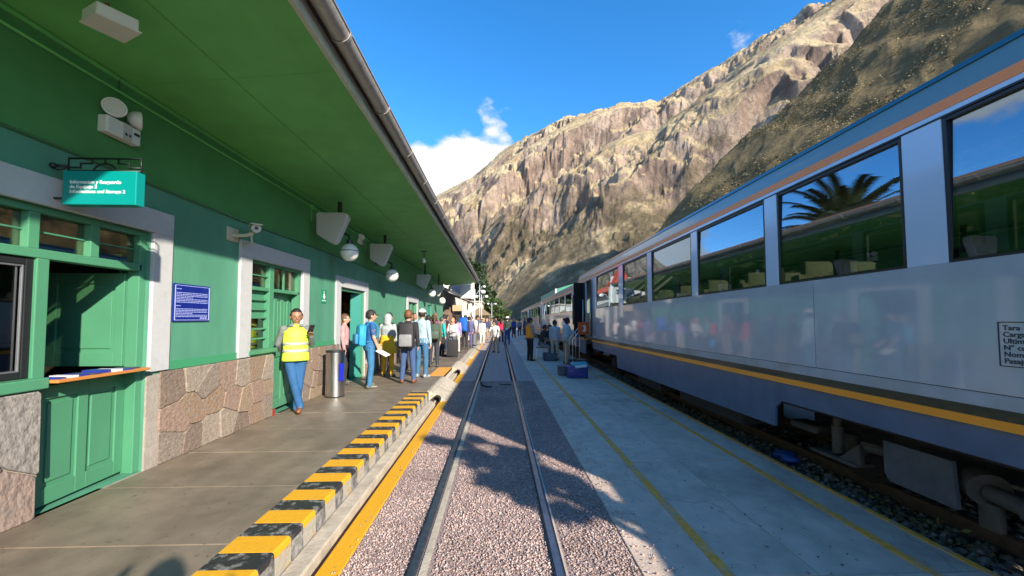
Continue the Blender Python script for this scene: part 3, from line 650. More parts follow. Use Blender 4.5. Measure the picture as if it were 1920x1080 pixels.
# -- window and half door, nearest
def bars(mb, y0, y1, z0, z1, t, x0, x1, mi=0):
    mb.box(x0, x1, y0, y0+t, z0, z1, mi, .004); mb.box(x0, x1, y1-t, y1, z0, z1, mi, .004); mb.box(x0+.002, x1-.002, y0+t, y1-t, z1-t, z1, mi); mb.box(x0+.002, x1-.002, y0+t, y1-t, z0, z0+t, mi)
XJ0, XJ1 = W-.14, W-.03
m = MB()
m.box(XJ0, XJ1, 1.76, 3.79, 2.10, 2.17, 0, .006)                      # transom rail
m.box(XJ0, XJ1, 1.76, 3.83, 2.44, 2.488, 0, .004); m.box(XJ0, XJ1, 3.765, 3.83, .2, 2.44, 0, .005); m.box(XJ0, XJ1, 1.72, 1.76, 1.2, 2.44)
for y in (2.93, 3.36): m.box(XJ0+.002, XJ1-.004, y-.035, y+.035, 2.17, 2.44, 0, .004)
m.box(XJ0+.001, XJ1-.001, 2.955, 3.035, 1.2, 2.10, 0, .005); m.box(XJ0-.02, W+.05, 1.6, 3.0, 1.13, 1.21, 0, .008)
w1 = m.build('window_frame', GREENJ, st)
for y0, y1 in ((1.76, 2.895), (2.965, 3.325), (3.395, 3.765)):
    for z0, z1 in ((2.175, 2.305), (2.312, 2.44)): m = MB(); m.box(W-.10, W-.092, y0, y1, z0, z1); m.build('pane', GLS, w1)
    m = MB(); m.box(W-.105, W-.08, y0, y1, 2.300, 2.312); m.build('glazing_bar', GREENJ, w1)
m = MB(); bars(m, 1.78, 2.95, 1.215, 2.09, .045, W-.12, W-.05); m.build('sash', BLKM, w1); m = MB(); bars(m, 1.828, 2.90, 1.262, 2.04, .012, W-.075, W-.055); m.build('sash_edge', ALU, w1)
m = MB(); m.box(W-.09, W-.082, 1.84, 2.9, 1.27, 2.03); m.build('pane', GLSD, w1)
def door_leaf(name, a, b_, z0, z1, th, parent, panels, material, label=None):
    """panelled leaf from plan point a to b_, raised stiles with sunk panels"""
    a, b_ = Vector((a[0], a[1], 0)), Vector((b_[0], b_[1], 0)); d = (b_-a).normalized(); L = (b_-a).length; nrm = Vector((d.y, -d.x, 0))
    def ob(mb, u0, u1, za, zb, dn, hn): mb.obox(a+d*(u0+u1)/2+nrm*dn+Vector((0, 0, (za+zb)/2)), d, (0, 0, 1), nrm, (u1-u0)/2, (zb-za)/2, hn)
    mb = MB(); ob(mb, 0, L, z0, z1, 0, th*.5)
    s = .085*min(1, L/.6); n = panels; wdt = (L-s*(n+1))/n
    for k in range(n+1): ob(mb, k*(wdt+s), k*(wdt+s)+s, z0, z1, th*.5+.009, .009)
    for k in range(n):
        ob(mb, k*(wdt+s)+s, (k+1)*(wdt+s), z0, z0+.13, th*.5+.009, .0088); ob(mb, k*(wdt+s)+s, (k+1)*(wdt+s), z1-.10, z1, th*.5+.009, .0088)
    o = mb.build(name, material, parent, bevel=.004); 
    for k in range(n):
        pm = MB(); ob(pm, k*(wdt+s)+s+.035, (k+1)*(wdt+s)-.035, z0+.165, z1-.135, th*.5+.004, .006); pm.build('door_panel', material, o, bevel=.004)
    if label: o['label'] = label
    return o
door_leaf('half_door', (W-.10, 2.99), (W-.16, 3.76), .225, 1.13, .04, st, 2, GREENJ, 'lower half of green door, closed')
door_leaf('half_door', (W-.86, 3.80), (W-.15, 3.79), 1.20, 2.08, .04, st, 1, GREENJ, 'upper half of green door, swung open inside')
m = MB(); m.box(W-.16, W+.11, 3.0, 3.76, 1.165, 1.19, 0, .004); ct = m.build('counter_shelf', mat('orange_shelf', (.50, .20, .05), .5), st)
r5 = random.Random(4); LF = [mat('leaflet_blue', (.02, .035, .30), .4), mat('leaflet_white', (.62, .62, .64), .5), mat('leaflet_dark', (.05, .06, .09), .4)]
LLB = ['blue leaflets at the left end of the half-door counter', 'white leaflets beside the leftmost blue ones on the counter', 'second pile of blue leaflets on the half-door counter', 'dark leaflets left of the middle of the counter', 'blue leaflets at the middle of the half-door counter', 'white leaflets at the middle of the half-door counter', 'blue leaflets right of the middle of the counter', 'dark leaflets near the right end of the counter', 'blue leaflets nearest the open door leaf on the counter', 'white leaflets at the right end of the counter']
y = 3.03; k = 0
while y < 3.70:
    d = r5.uniform(.05, .10); h = r5.uniform(.008, .03); m = MB(); m.box(W-.12+r5.uniform(0, .05), W+.06+r5.uniform(0, .04), y, y+d, 1.1905, 1.19+h)
    tag(m.build('leaflet_stack', LF[(0, 1, 0, 2)[k % 4]]), LLB[k], 'leaflets', 'leaflets on the half-door counter')
    y += d+.012; k += 1
# inside the first room: counter and papers by the big window
m = MB(); m.box(-5.0, W-.45, 1.6, 2.75, .2, 1.25, 0, .01); tag(m.build('office_desk', mat('desk_beige', (.42, .31, .24), .6)), 'beige office desk seen through the dark framed window', 'desk')
m = MB(); m.box(-5.2, -5.1, 2.2, 4.2, 1.5, 2.3); tag(m.build('cork_board', mat('panel_tan', (.40, .32, .16), .7, .1, 4)), 'tan board on the far side of the ticket office', 'board')
# -- second window with half door
m = MB()
m.box(XJ0, XJ1, 5.36, 6.70, 2.05, 2.10, 0, .005); m.box(XJ0, XJ1, 5.33, 6.72, 2.43, 2.488); m.box(XJ0, XJ1, 5.33, 5.38, 1.2, 2.43); m.box(XJ0, XJ1, 6.66, 6.72, .2, 2.43); m.box(XJ0+.002, XJ1+.004, 5.84, 5.95, 1.2, 2.43, 0, .005)
m.box(XJ0-.01, W+.045, 5.3, 5.96, 1.15, 1.21, 0, .006); w2 = m.build('window_frame', GREENJ, st)
m = MB(); m.box(W-.10, W-.092, 5.38, 5.84, 2.10, 2.43); m.build('pane', GLS, w2); m = MB(); m.box(W-.10, W-.092, 5.95, 6.66, 2.10, 2.43); m.build('pane', GLS, w2)
m = MB(); m.box(W-.07, W-.05, 6.25, 6.28, 2.10, 2.43); m.box(W-.07, W-.05, 5.38, 5.84, 2.26, 2.275); m.build('glazing_bar', GREENJ, w2)
m = MB(); m.box(W-.12, W-.10, 5.38, 5.84, 1.66, 2.05); m.build('louvre_panel', GREENJ, w2)
m = MB(); m.box(W-.115, W-.107, 5.38, 5.84, 1.21, 1.66); m.build('pane', GLSD, w2)
for z in (1.36, 1.50, 1.66, 1.78, 1.92): m = MB(); m.box(W-.10, W-.06, 5.38, 5.84, z-.012, z+.012, 0, .003); m.build('louvre_bar', GREENJ, w2)
door_leaf('half_door', (W-.10, 5.95), (W-.12, 6.66), .26, 1.15, .04, st, 2, GREENJ, 'lower half of second green door, closed')
door_leaf('half_door', (W-.16, 5.96), (W-.20, 6.66), 1.17, 2.05, .03, st, 3, GREENJ, 'upper half of second green door, boarded')
for y in (5.89, 6.64): m = MB(); m.box(W-.05, W+.03, y, y+.08, .195, .29); m.build('plinth', mat('red_plinth', (.28, .04, .025), .6), st)
# -- doorway with teal leaf, window bars and a yellow curtain behind
m = MB(); m.box(XJ0, XJ1, 8.30, 8.36, .2, 2.33); m.box(XJ0, XJ1, 9.69, 9.75, .2, 2.33); m.box(XJ0, XJ1, 8.36, 9.69, 2.26, 2.33); d2 = m.build('door_frame', GREENJ, st)
TEAL = mat('teal_door', (.02, .20, .165), .4, .06, 3)
door_leaf('door', (W-.04, 9.66), (W-.24, 9.50), .21, 2.25, .05, st, 2, TEAL, 'teal door leaf standing open')
BARM = mat('pale_bars', (.5, .5, .48), .5)
for i in range(8): m = MB(); m.tube([(-5.0, 11.0, .5+i*.27), (-4.0, 11.0, .5+i*.27)], .014, 6); m.build('window_bar', BARM, st)
m = MB(); N = 18
vs = [(-4.46+i*.018, 11.12+.03*math.sin(i*1.1), z) for z in (.4, 2.6) for i in range(N)]; m.add(vs, [(i, i+1, N+i+1, N+i) for i in range(N-1)])
cu = m.build('curtain', mat('yellow_curtain', (.75, .50, .04), .8), st, True); so = cu.modifiers.new('t', 'SOLIDIFY'); so.thickness = .004
# -- far small window, far door
m = MB(); bars(m, 14.45, 15.9, 1.0, 2.3, .07, XJ0, XJ1); m.box(XJ0, XJ1, 15.14, 15.21, 1.07, 2.23); w3 = m.build('window_frame', GREENJ, st)
for y0, y1 in ((14.52, 15.14), (15.21, 15.83)): m = MB(); m.box(W-.1, W-.092, y0, y1, 1.07, 2.23); m.build('pane', GLSD, w3)
door_leaf('door', (W-.10, 18.45), (W-.10, 19.35), .21, 2.28, .05, st, 2, TEAL)
# conduit feeding the lamps and loudspeakers
for y, z in ((6.98, 3.4), (7.7, 3.36), (9.8, 3.4), (10.7, 3.24), (15.2, 3.3), (17.0, 3.16)):
    m = MB(); m.tube([(W+.014, y, z), (W+.014, y, 3.665)], .010, 6); m.box(W, W+.04, y-.035, y+.035, 3.63, 3.70); m.build('conduit_drop', MATS['green_soffit_paint'], st)
m = MB(); m.tube([(W+.014, -3, 3.66), (W+.014, 6, 3.67), (W+.014, 23, 3.66)], .013, 6); m.build('conduit', SOFF, st, True)
# cable along the wall, white pipe at the end
m = MB(); m.tube([(W+.012, -3, 3.02), (W+.012, 2.9, 2.97), (W+.012, 5.0, 2.93), (W+.012, 7.9, 2.95), (W+.012, 12, 2.94), (W+.012, 23, 2.95)], .011, 6); m.build('cable', mat('green_cable', (.05, .15, .06), .5), st, True)
m = MB(); m.tube([(W+.012, 3.45, 3.48), (W+.012, 3.46, 3.8)], .006, 5); m.build('cable', MATS['green_cable'], st, True)
PIPEW = mat('white_pipe', (.62, .62, .56), .4)
m = MB(); m.tube([(-3.05, 23.6, 3.35), (-3.05, 23.6, 3.62), (-2.95, 23.6, 3.72), (-1.6, 23.6, 3.78)], .06, 10); m.build('downpipe', PIPEW, st, True)
# ------------------------------------------------------------------ train
SILV = mat('silver_coach_paint', (.38, .46, .55), .35, .05, 1.5, (.34, .41, .49), (.4, .7), bump=.02, bscale=2.2, metal=.12, coat=.9, coat_rough=.05)
SILVD = mat('dusty_silver_paint', (.36, .41, .47), .5, .12, 1.6, (.29, .31, .32), (.42, .68), coat=.3, coat_rough=.15, detail=8)
SILV2 = mat('sky_tinted_pillar_silver', (.48, .63, .82), .35, .03, 2, metal=.12, coat=.7, coat_rough=.05)  # bluer silver, with the sky's reflection put into the colour
TEALP = mat('slate_teal_paint', (.15, .26, .29), .35, .08, 2, metal=.1, coat=.5, coat_rough=.04)
TEALD = mat('dark_teal_paint', (.012, .075, .10), .3, coat=.6)
ORST = mat('orange_stripe', (.95, .34, .02), .45, .04, 3, coat=.15)
SALM = mat('salmon_stripe', (1.0, .31, .09), .5, .04, 3, coat=.1)
DKGR = mat('dark_green_band', (.010, .03, .022), .4, coat=.15)
SKRT = mat('blue_grey_skirt', (.048, .105, .21), .45, .2, 1.2, (.07, .13, .215), (.35, .75), coat=.3, coat_rough=.2)
RUB = mat('black_rubber', (.012, .012, .014), .4)
UND = mat('underframe_black', (.022, .020, .019), .8, .4, 6)
UNDG = mat('underframe_grey', (.075, .08, .095), .65, .3, 9, bump=.15)
UNDB = mat('dusty_steel', (.07, .062, .055), .7, .3, 9, bump=.2)
TGLS = glassmat('coach_glass', (.44, .46, .42), .22, (.66, .82, 1.0), .006)
TGLF = glassmat('coach_far_glass', (.78, .84, .76), .03)
SEATM = mat('seat_tan', (.36, .32, .24), .75, .15, 8)
HEADM = mat('headrest_cloth', (.36, .35, .29), .8)
INT = mat('coach_interior', (.30, .30, .27), .7)
ROOFT = mat('coach_roof', (.20, .22, .24), .5, .15, 2)
CX = 4.33
def seat_mesh(yc, x0):
    m = MB(); m.box(x0, x0+.46, yc-.22, yc+.24, 1.42, 1.55, 0, .03); m.obox((x0+.23, yc+.28, 1.80), (1, 0, 0), (0, .12, 1), (0, 1, -.12), .225, .32, .055, 0)
    m.box(x0+.07, x0+.39, yc+.25, yc+.35, 2.02, 2.27, 1, .048); m.box(x0+.05, x0+.41, yc-.15, yc+.2, 1.0, 1.42, 0); return m
def coach(y0, y1, windows, door, hero=True, zt=0.0, tilt=0.0, group=None, label='', x0=3.0, sill=2.03):
    root = empty('railway_coach', (CX, y0, 0), label, 'train coach', group)
    X0, X1 = x0, CX*2-x0
    top = 3.02+zt
    segs = []; yy = y0
    for d in ([door] if door else []): segs += [(yy, d[0]), (d[1], y1)]
    if not door: segs = [(y0, y1)]
    cuts = [3.55, 7.5, 10.9] if hero else []
    for a, b_ in segs:
        ys = [a]+[c for c in cuts if a < c < b_]+[b_]
        for p, q in zip(ys, ys[1:]):
            m = MB(); m.box(X0, X0+.05, p+.003, q-.003, 1.203, sill); m.build('side_panel', SILV, root)
        m = MB(); m.box(X0-.001, X0+.05, a, b_, 1.112, 1.197); m.build('lower_panel', SILVD, root)
        m = MB(); m.box(X0-.002, X0+.05, a, b_, 1.045, 1.112); m.build('green_band', DKGR, root)
        m = MB(); m.box(X0-.005, X0+.05, a, b_, .988, 1.045); m.build('orange_stripe', ORST, root)
        m = MB(); m.box(X0+.004, X0+.05, a, b_, 1.196, 1.204); m.build('panel_seam', DKGR, root)
    m = MB()   # skirt, cut away over the bogies
    if hero: m.prism([(y0, .79), (4.03, .79), (4.13, .70), (4.14, .50), (9.75, .46), (9.8, .76), (12.3, .76), (12.35, .988), (13.3, .988), (13.35, .5), (y1, .5), (y1, .988), (y0, .988)], 'x', X0+.012, X0+.04)
    else: m.prism([(y0, .55), (y1, .55), (y1, .988), (y0, .988)], 'x', X0+.012, X0+.04)
    m.build('skirt', SKRT, root)
    # pillars and windows
    ys = [y0]+[v for w in windows for v in w]+[y1]
    for p, q in zip(ys[::2], ys[1::2]):
        if door and p < door[0] < q: pieces = [(p, door[0]), (door[1], q)]
        else: pieces = [(p, q)]
        for a, b_ in pieces:
            if b_-a > .01: m = MB(); m.box(X0, X0+.05, a, b_, sill, top, 0, .004); m.build('pillar', SILV2, root)
    for a, b_ in windows:
        m = MB(); z0, z1 = sill, top
        bars(m, a, b_, z0, z1, .028, X0+.004, X0+.045); w = m.build('window', RUB, root)
        m = MB(); q_ = [(X0+.004, z0+.02), (X0+.012, z0+.02), (X0+.038, z1-.02), (X0+.030, z1-.02)]; m.prism(q_, 'y', a+.02, b_-.02); m.build('pane', TGLS, w)
        if hero and b_-a > 1.4: m = MB(); m.box(X0+.042, X0+.052, a+.03, b_-.03, z1-.30, z1-.275); m.build('window_bar', RUB, w)
        m = MB(); bars(m, a, b_, z0, z1, .05, X1-.045, X1-.004); w = m.build('window', RUB, root)
        m = MB(); m.box(X1-.03, X1-.022, a+.03, b_-.03, z0+.02, z1-.02); m.build('pane', TGLF, w)
    m = MB()
    for p, q in zip(ys[::2], ys[1::2]):
        if q-p > .01: m.box(X1-.05, X1, p, q, sill, top)
    m.box(X1-.05, X1, y0, y1, .6, sill); m.box(X1-.05, X1, y0, y1, top+.16, top+.26); m.box(X1-.05, X1, y0, y1, top, top+.02); m.build('far_side', SILV, root)
    m = MB(); m.box(X0-.002, X0+.05, y0, y1, top, top+.045); m.build('cantrail', SILV2, root)
    m = MB(); m.box(X0-.004, X0+.004, y0, y1, top-.002, top+.012); m.build('rain_strip', RUB, root)
    m = MB(); m.box(X0-.006, X0+.05, y0, y1, top+.046, top+.118, 0, .003); m.build('salmon_stripe', SALM, root)
    m = MB(); m.prism([(X0, top+.119), (X0+.010, top+.20), (X0+.035, top+.28), (X0+.09, top+.28), (X0+.06, top+.119)], 'y', y0, y1); m.build('roof_shoulder', TEALP, root, 'auto')
    m = MB(); m.prism([(X0+.025, top+.281), (X0+.06, top+.335), (X0+.12, top+.335), (X0+.10, top+.281)], 'y', y0, y1); m.build('roof_edge', TEALD, root)
    n = 12; arc = [(X0+.10+(X1-X0-.2)*i/n, top+.28+.20*math.sin(math.pi*i/n)) for i in range(n+1)]
    cutn = 6 if hero else n
    inn = [(p[0], p[1]-.05) for p in arc[:cutn+1]][::-1]; m = MB(); m.prism(arc[:cutn+1]+inn, 'y', y0, y1); m.build('roof', ROOFT, root, 'auto')
    if hero: inn = [(p[0], p[1]-.01) for p in arc[cutn:]][::-1]; m = MB(); m.prism(arc[cutn:]+inn, 'y', y0, y1); m.build('skylight', TGLF, root)
    m = MB(); m.box(X0+.06, X1-.06, y0, y1, .88, 1.0); m.build('floor', UND, root)
    m = MB(); m.box(X0+.06, arc[6][0]-.02, y0+.06, y1-.06, top+.20, top+.24); m.build('ceiling', INT, root)
    m = MB(); m.box(X0+.051, X1-.051, y0, y0+.06, .8, top+.2); m.box(X0+.051, X1-.051, y1-.06, y1, .8, top+.2)
    if hero: m.box(X0+.06, X0+1.0, 12.2, 12.25, 1.0, top+.1); m.box(X0+1.7, X1-.06, 12.2, 12.25, 1.0, top+.1)
    m.build('end_wall', INT, root)
    # running gear
    for yc in ((3.0, 11.0) if hero else (y0+2.2, y1-2.2)):
        m = MB(); m.box(3.62, 3.72, yc-1.35, yc+1.35, .40, .60, 0, .02); m.box(4.94, 5.04, yc-1.35, yc+1.35, .40, .60, 0, .02); m.box(3.72, 4.94, yc-.2, yc+.2, .45, .75, 0, .02); m.box(3.5, 3.62, yc-.35, yc+.35, .5, .72, 0, .03)
        bo = m.build('bogie', UND, root)
        for yw in (yc-.9, yc+.9):
            m = MB(); m.tube([(3.78, yw, .37), (3.90, yw, .37)], .37, 28); m.tube([(3.74, yw, .37), (3.78, yw, .37)], .31, 28); m.tube([(3.9, yw, .37), (4.76, yw, .37)], .07, 10); m.tube([(4.76, yw, .37), (4.88, yw, .37)], .37, 28)
            m.build('wheel', UND, bo, 'auto')
            m = MB(); m.box(3.55, 3.72, yw-.14, yw+.14, .28, .50, 0, .03); m.build('axle_box', UNDB if hero else UND, bo)
            for dy in (-.22, .22):
                m = MB(); hx = [(3.60+.055*math.cos(t*.9), yw+dy+.055*math.sin(t*.9), .52+.012*t) for t in range(22)]; m.tube(hx, .012, 5); m.build('spring', UND, bo, True)
    if hero:
        m = MB(); m.prism([(2.60, .335), (3.06, .345), (3.10, .40), (3.10, .665), (2.62, .665)], 'x', 3.16, 3.20); m.build('splash_plate', UNDG, root, bevel=.006)
        m = MB(); m.tube([(3.35, 2.62, .52), (3.30, 2.52, .50)], .115, 16); m.tube([(3.3, 2.52, .49), (3.26, 2.16, .46)], .055, 14); m.tube([(3.27, 2.3, .465), (3.265, 2.26, .462)], .07, 14); m.tube([(3.26, 2.16, .46), (3.22, 1.2, .45)], .035, 12); m.tube([(3.34, 2.5, .42), (3.30, 1.2, .36)], .018, 8); m.tube([(3.30, 2.4, .58), (3.28, 1.2, .6)], .015, 8); m.box(3.28, 3.33, 2.46, 2.58, .24, .42, 0, .01); m.build('brake_pipe', UNDB, root, 'auto')
        m = MB(); m.tube([(3.32, 3.70, .36), (3.32, 3.70, .62)], .05, 14); m.tube([(3.32, 3.70, .60), (3.32, 3.70, .72)], .035, 12); m.box(3.24, 3.44, 3.45, 3.95, .30, .335, 0, .01); m.build('damper', UNDB, root, 'auto')
        m = MB(); m.prism([(3.42, .335), (3.64, .335), (3.43, .52)], 'x', 3.27, 3.31); m.build('bracket', UNDB, root)
        m = MB(); m.box(3.3, 3.5, 3.95, 4.3, .46, .54, 0, .02); m.build('linkage', UNDB, root); m = MB(); m.tube([(3.35, 3.2, .52), (3.35, 3.45, .50)], .05, 10); m.build('linkage', UNDB, root)
        m = MB(); m.box(3.12, 3.7, 4.9, 6.6, .30, .62, 0, .03); m.build('battery_box', UND, root); m = MB(); m.box(3.12, 3.6, 7.4, 8.6, .28, .6, 0, .03); m.build('battery_box', UND, root)
        m = MB(); m.box(3.2, 5.4, y0, 12, .72, .88); m.build('underframe', UND, root)
        i = 0; proto = {}
        y = 1.75
        while y < 11.6:
            for xs in (3.10, 3.58, 4.62, 5.10):
                o = seat_mesh(y, xs)
                o.build('seat', [SEATM, HEADM], root, 'auto')
            y += .92
    if tilt: root.rotation_euler.x = tilt
    return root
hero = coach(1.2, 14.4, [(1.42, 2.44), (2.70, 4.0), (4.19, 5.68), (5.86, 7.44), (7.65, 9.2), (9.53, 11.75)], (12.35, 13.25), True, 0, -.0075, None, 'silver coach with orange stripes and open door, nearest to the camera')
# data panel on the side
INK = mat('navy_ink', (.02, .035, .06), .5)
pn_ = empty('data_panel', (2.995, 2.1, 1.5)); tag(pn_, None); pn_.parent = hero; pn_.location = Vector((2.995, 2.1, 1.5))-Vector(hero['_w'])
m = MB(); x_ = 2.998
for a, b_, c, d in ((1.76, 2.205, 1.632, 1.637), (1.76, 2.205, 1.372, 1.377), (2.20, 2.205, 1.377, 1.632), (1.76, 1.765, 1.377, 1.632)): m.box(x_-.0015, x_+.0025, a, b_, c, d)
m.build('border', INK, pn_)
for i, s in enumerate(('Tara  :  22,', 'Carga M', 'Ultima', 'N° com', 'Nomina', 'Pasajer')):
    text(s, .042, facing(((0, -1, 0), (0, 0, 1), (-1, 0, 0)), (2.9985, 2.183, 1.588-i*.039)), INK, 'lettering', pn_, bold=.0006)
# open vestibule: folded leaf, dark jamb, hand rails
m = MB(); m.box(2.94, 2.985, 12.27, 12.33, 1.15, 3.0, 0, .01); m.box(2.96, 3.0, 13.27, 13.34, 1.0, 3.0, 0, .01); m.build('door_jamb', RUB, hero)
m = MB(); m.obox((2.80, 13.42, 2.05), (1, .25, 0), (-.25, 1, 0), (0, 0, 1), .19, .02, .95); m.build('door_leaf', RUB, hero)
m = MB(); m.box(3.2, 3.25, 12.9, 13.2, 1.0, 2.9); m.build('inner_door', mat('tan_door', (.30, .2, .12), .5), hero)
RAILM = mat('hand_rail', (.62, .60, .55), .3, metal=.7)
m = MB(); m.tube([(2.94, 12.32, 1.2), (2.94, 12.32, 2.4)], .018, 8); m.tube([(2.92, 13.30, 1.2), (2.92, 13.30, 2.4)], .018, 8); m.build('grab_rail', RAILM, hero, True)
w2c = [(16.0+i*1.75, 17.5+i*1.75) for i in range(6)]
c2 = coach(14.95, 27.4, w2c, None, False, -.28, -.007, None, 'second silver coach coupled beyond the open door', 3.04, 1.95)
m = MB(); m.box(3.035, 3.05, 15.35, 15.65, 1.4, 2.6, 0, .05); m.build('door_window', RUB, c2)
c3 = copy_tree(c2); c3.location.y += 13.0; c3.location.z -= .14; c3['label'] = 'third silver coach further along the train'
c4 = copy_tree(c2); c4.location.y += 26.0; c4.location.z -= .22; c4['label'] = 'fourth silver coach near the far end of the train'
for c_ in (hero, c2, c3, c4): c_['group'] = 'coaches of the waiting train'
# added out-of-view shadow casters: a trolley shading the right platform, a tree dappling the rails
tree('shadow_tree', 3.02, .05, 3.25, .46, L_MID, 'added slim tree out of view, casting leafy shade across the rails', 2400, 77, .06, .09, None, 0)
tr_ = empty('shadow_trolley', (3.6, -.7, 0), 'added trolley-shaped block out of view, keeping sun off the right platform', 'trolley'); m = MB(); m.box(3.08, 4.2, -3.2, 1.1, .42, 1.62, 0, .04); m.build('cover', mat('canvas', (.2, .2, .18), .9, .15, 5), tr_, 'auto')
for y in (-2.6, .5):
    m = MB(); m.tube([(3.3, y, .05), (4.0, y, .05)], .03, 8); m.tube([(3.25, y, .1), (3.33, y, .1)], .26, 18); m.tube([(3.97, y, .1), (4.05, y, .1)], .26, 18); m.build('wheel_set', UND, tr_, 'auto')
# ------------------------------------------------------------------ things on and under the eaves
GREYP = mat('grey_plastic', (.48, .47, .44), .5, .04, 4); WHP = mat('white_plastic', (.68, .67, .64), .4)
LAB = ['first', 'second', 'third', 'fourth']
for i, (y, z) in enumerate(((6.81, 3.25), (9.62, 3.24), (15.0, 3.09), (18.5, 2.99))):
    s = empty('loudspeaker', (-2.95, y, z), None, 'loudspeaker', 'grey loudspeakers under the eaves')
    s['label'] = ['large grey angular loudspeaker nearest the second window', 'grey angular loudspeaker above the doorway, second along', 'grey loudspeaker above the far small window, third along', 'small grey loudspeaker farthest along the wall'][i]
    pts = [(-.25, .27), (.20, .27), (.262, .245), (.272, .18), (.10, -.23), (.06, -.275), (.0, -.28), (-.245, -.13), (-.27, -.10), (-.275, .245)]
    m = MB(); m.prism([(-2.95+a, z+b_) for a, b_ in pts], 'y', y+.14, y, 0, .0); m.build('cabinet', GREYP, s, bevel=.012)
    m = MB(); m.prism([(-2.95+a*.93, z+b_*.93) for a, b_ in pts], 'y', y+.001, y-.006); m.build('grille', mat('speaker_grille', (.40, .385, .355), .6), s, bevel=.004)
    m = MB(); m.box(-2.98, -2.92, y+.14, y+.34, z+.02, z+.08); m.box(-2.98, -2.92, y+.30, y+.36, z+.02, 3.8); m.build('bracket', BLKM, s)
GLOBE = mat('globe_glass', (.78, .77, .73), .18, .04, 3, coat=.5)
for i, (y, z) in enumerate(((7.62, 2.95), (10.63, 2.83), (16.9, 2.75), (19.95, 2.56), (13.75, 2.82))):
    if i == 4: continue
    s = empty('globe_lamp', (-2.95, y, z), ['white globe lamp below the nearest loudspeaker', 'white globe lamp below the second loudspeaker', 'white globe lamp past the far small window', 'white globe lamp at the far corner of the wall'][i], 'lamp', 'white globe lamps on wall brackets')
    m = MB(); m.ball((-2.95, y, z), .175, 0, 24, 16); m.build('globe', GLOBE, s, True)
    m = MB(); n = 28
    m.tube([(-2.95, y, z+.012), (-2.95, y, z+.030)], .179, 28); m.build('band', mat('grey_band', (.18, .18, .18), .5), s, 'auto')
    m = MB(); m.tube([(-2.95, y, z+.165), (-2.95, y, z+.24)], .06, 12); m.tube([(-2.95, y, z+.23), (-2.97, y+.02, z+.33), (-3.1, y+.02, z+.40), (W, y+.02, z+.40)], .022, 8); m.box(W, W+.03, y-.05, y+.09, z+.30, z+.50, 0, .005); m.build('bracket', BLKM, s, 'auto')
def emergency(y, z, lab, x=W, s=1.0):
    e = empty('emergency_light', (x, y, z), lab, 'emergency light', 'twin emergency lights on the green wall')
    m = MB(); m.box(x+.003, x+.09*s, y, y+.31*s, z-.09*s, z+.06*s, 0, .015); m.build('case', WHP, e)
    m = MB(); m.box(x+.088*s, x+.094*s, y+.14*s, y+.22*s, z-.085*s, z+.055*s); m.build('control_strip', GREYP, e)
    m = MB(); m.box(x+.09*s, x+.099*s, y+.24*s, y+.285*s, z-.01*s, z+.01*s); m.box(x+.09*s, x+.099*s, y+.155*s, y+.17*s, z-.05*s, z-.03*s); m.box(x+.09*s, x+.099*s, y+.19*s, y+.205*s, z-.05*s, z-.03*s); m.build('switch', BLKM, e)
    for dy, dr in ((.08, Vector((.75, -.62, .0))), (.27, Vector((.7, .7, .05)))):
        c = Vector((x+.06*s, y+dy*s, z+.145*s)); d = dr.normalized(); m = MB()
        m.tube([c-d*.05*s, c-d*.02*s, c+d*.03*s, c+d*.045*s], [.03*s, .068*s, .082*s, .080*s], 20); hd = m.build('lamp_head', WHP, e, 'auto')
        m = MB(); m.tube([c+d*.045*s, c+d*.050*s], [.070*s, .066*s], 20); m.build('lens', mat('lamp_lens', (.62, .60, .55), .2, coat=.5), hd, 'auto')
        m = MB(); m.tube([c-Vector((0, 0, .075*s)), c-Vector((0, 0, .1*s))], .015*s, 8); m.build('swivel', BLKM, hd)
emergency(3.29, 3.32, 'white twin-headed emergency light high above the hanging sign')
emergency(9.25, 3.52, 'small twin-headed emergency light between two loudspeakers', s=.75)
b_ = empty('ceiling_lamp', (-2.6, 2.6, 3.8), 'white boxy lamp hanging askew from the green eaves', 'lamp')
import itertools
base = [(-2.81, 2.58), (-2.65, 2.54), (-2.55, 2.68), (-2.75, 2.76)]; cxy = (sum(p[0] for p in base)/4, sum(p[1] for p in base)/4)
poly = [(-2.825, 2.60), (-2.635, 2.515), (-2.505, 2.695), (-2.715, 2.795)]
sc_ = lambda k: [(cxy[0]+(p[0]-cxy[0])*k, cxy[1]+(p[1]-cxy[1])*k) for p in poly]
m = MB(); m.prism(sc_(.93), 'z', 3.652, 3.735); m.build('housing', WHP, b_, bevel=.008)
m = MB(); m.prism(sc_(1.0), 'z', 3.64, 3.652); m.build('diffuser', mat('lamp_diffuser', (.66, .62, .56), .4), b_)
m = MB(); m.tube([(cxy[0], cxy[1], 3.73), (cxy[0], cxy[1], 3.81)], .012, 8); m.build('stem', mat('red_cable', (.3, .04, .03), .5), b_)
p_ = empty('pendant_lamp', (-2.4, 12.27, 3.8), 'small bare pendant bulb hanging from the eaves', 'lamp')
m = MB(); m.tube([(-2.4, 12.27, 3.56), (-2.4, 12.27, 3.80)], .012, 6); m.box(-2.5, -2.3, 12.22, 12.32, 3.78, 3.80); m.build('stem', BLKM, p_)
m = MB(); m.tube([(-2.4, 12.27, 3.56), (-2.4, 12.27, 3.50)], [.03, .05], 10); m.ball((-2.4, 12.27, 3.47), .065, 0, 12, 8, (1, 1, .9)); m.build('bulb', GLOBE, p_, True)
c_ = empty('security_camera', (W, 4.95, 2.72), 'small cream security camera on a bracket above the second window', 'security camera')
CRM = mat('cream_plastic', (.50, .46, .36), .5)
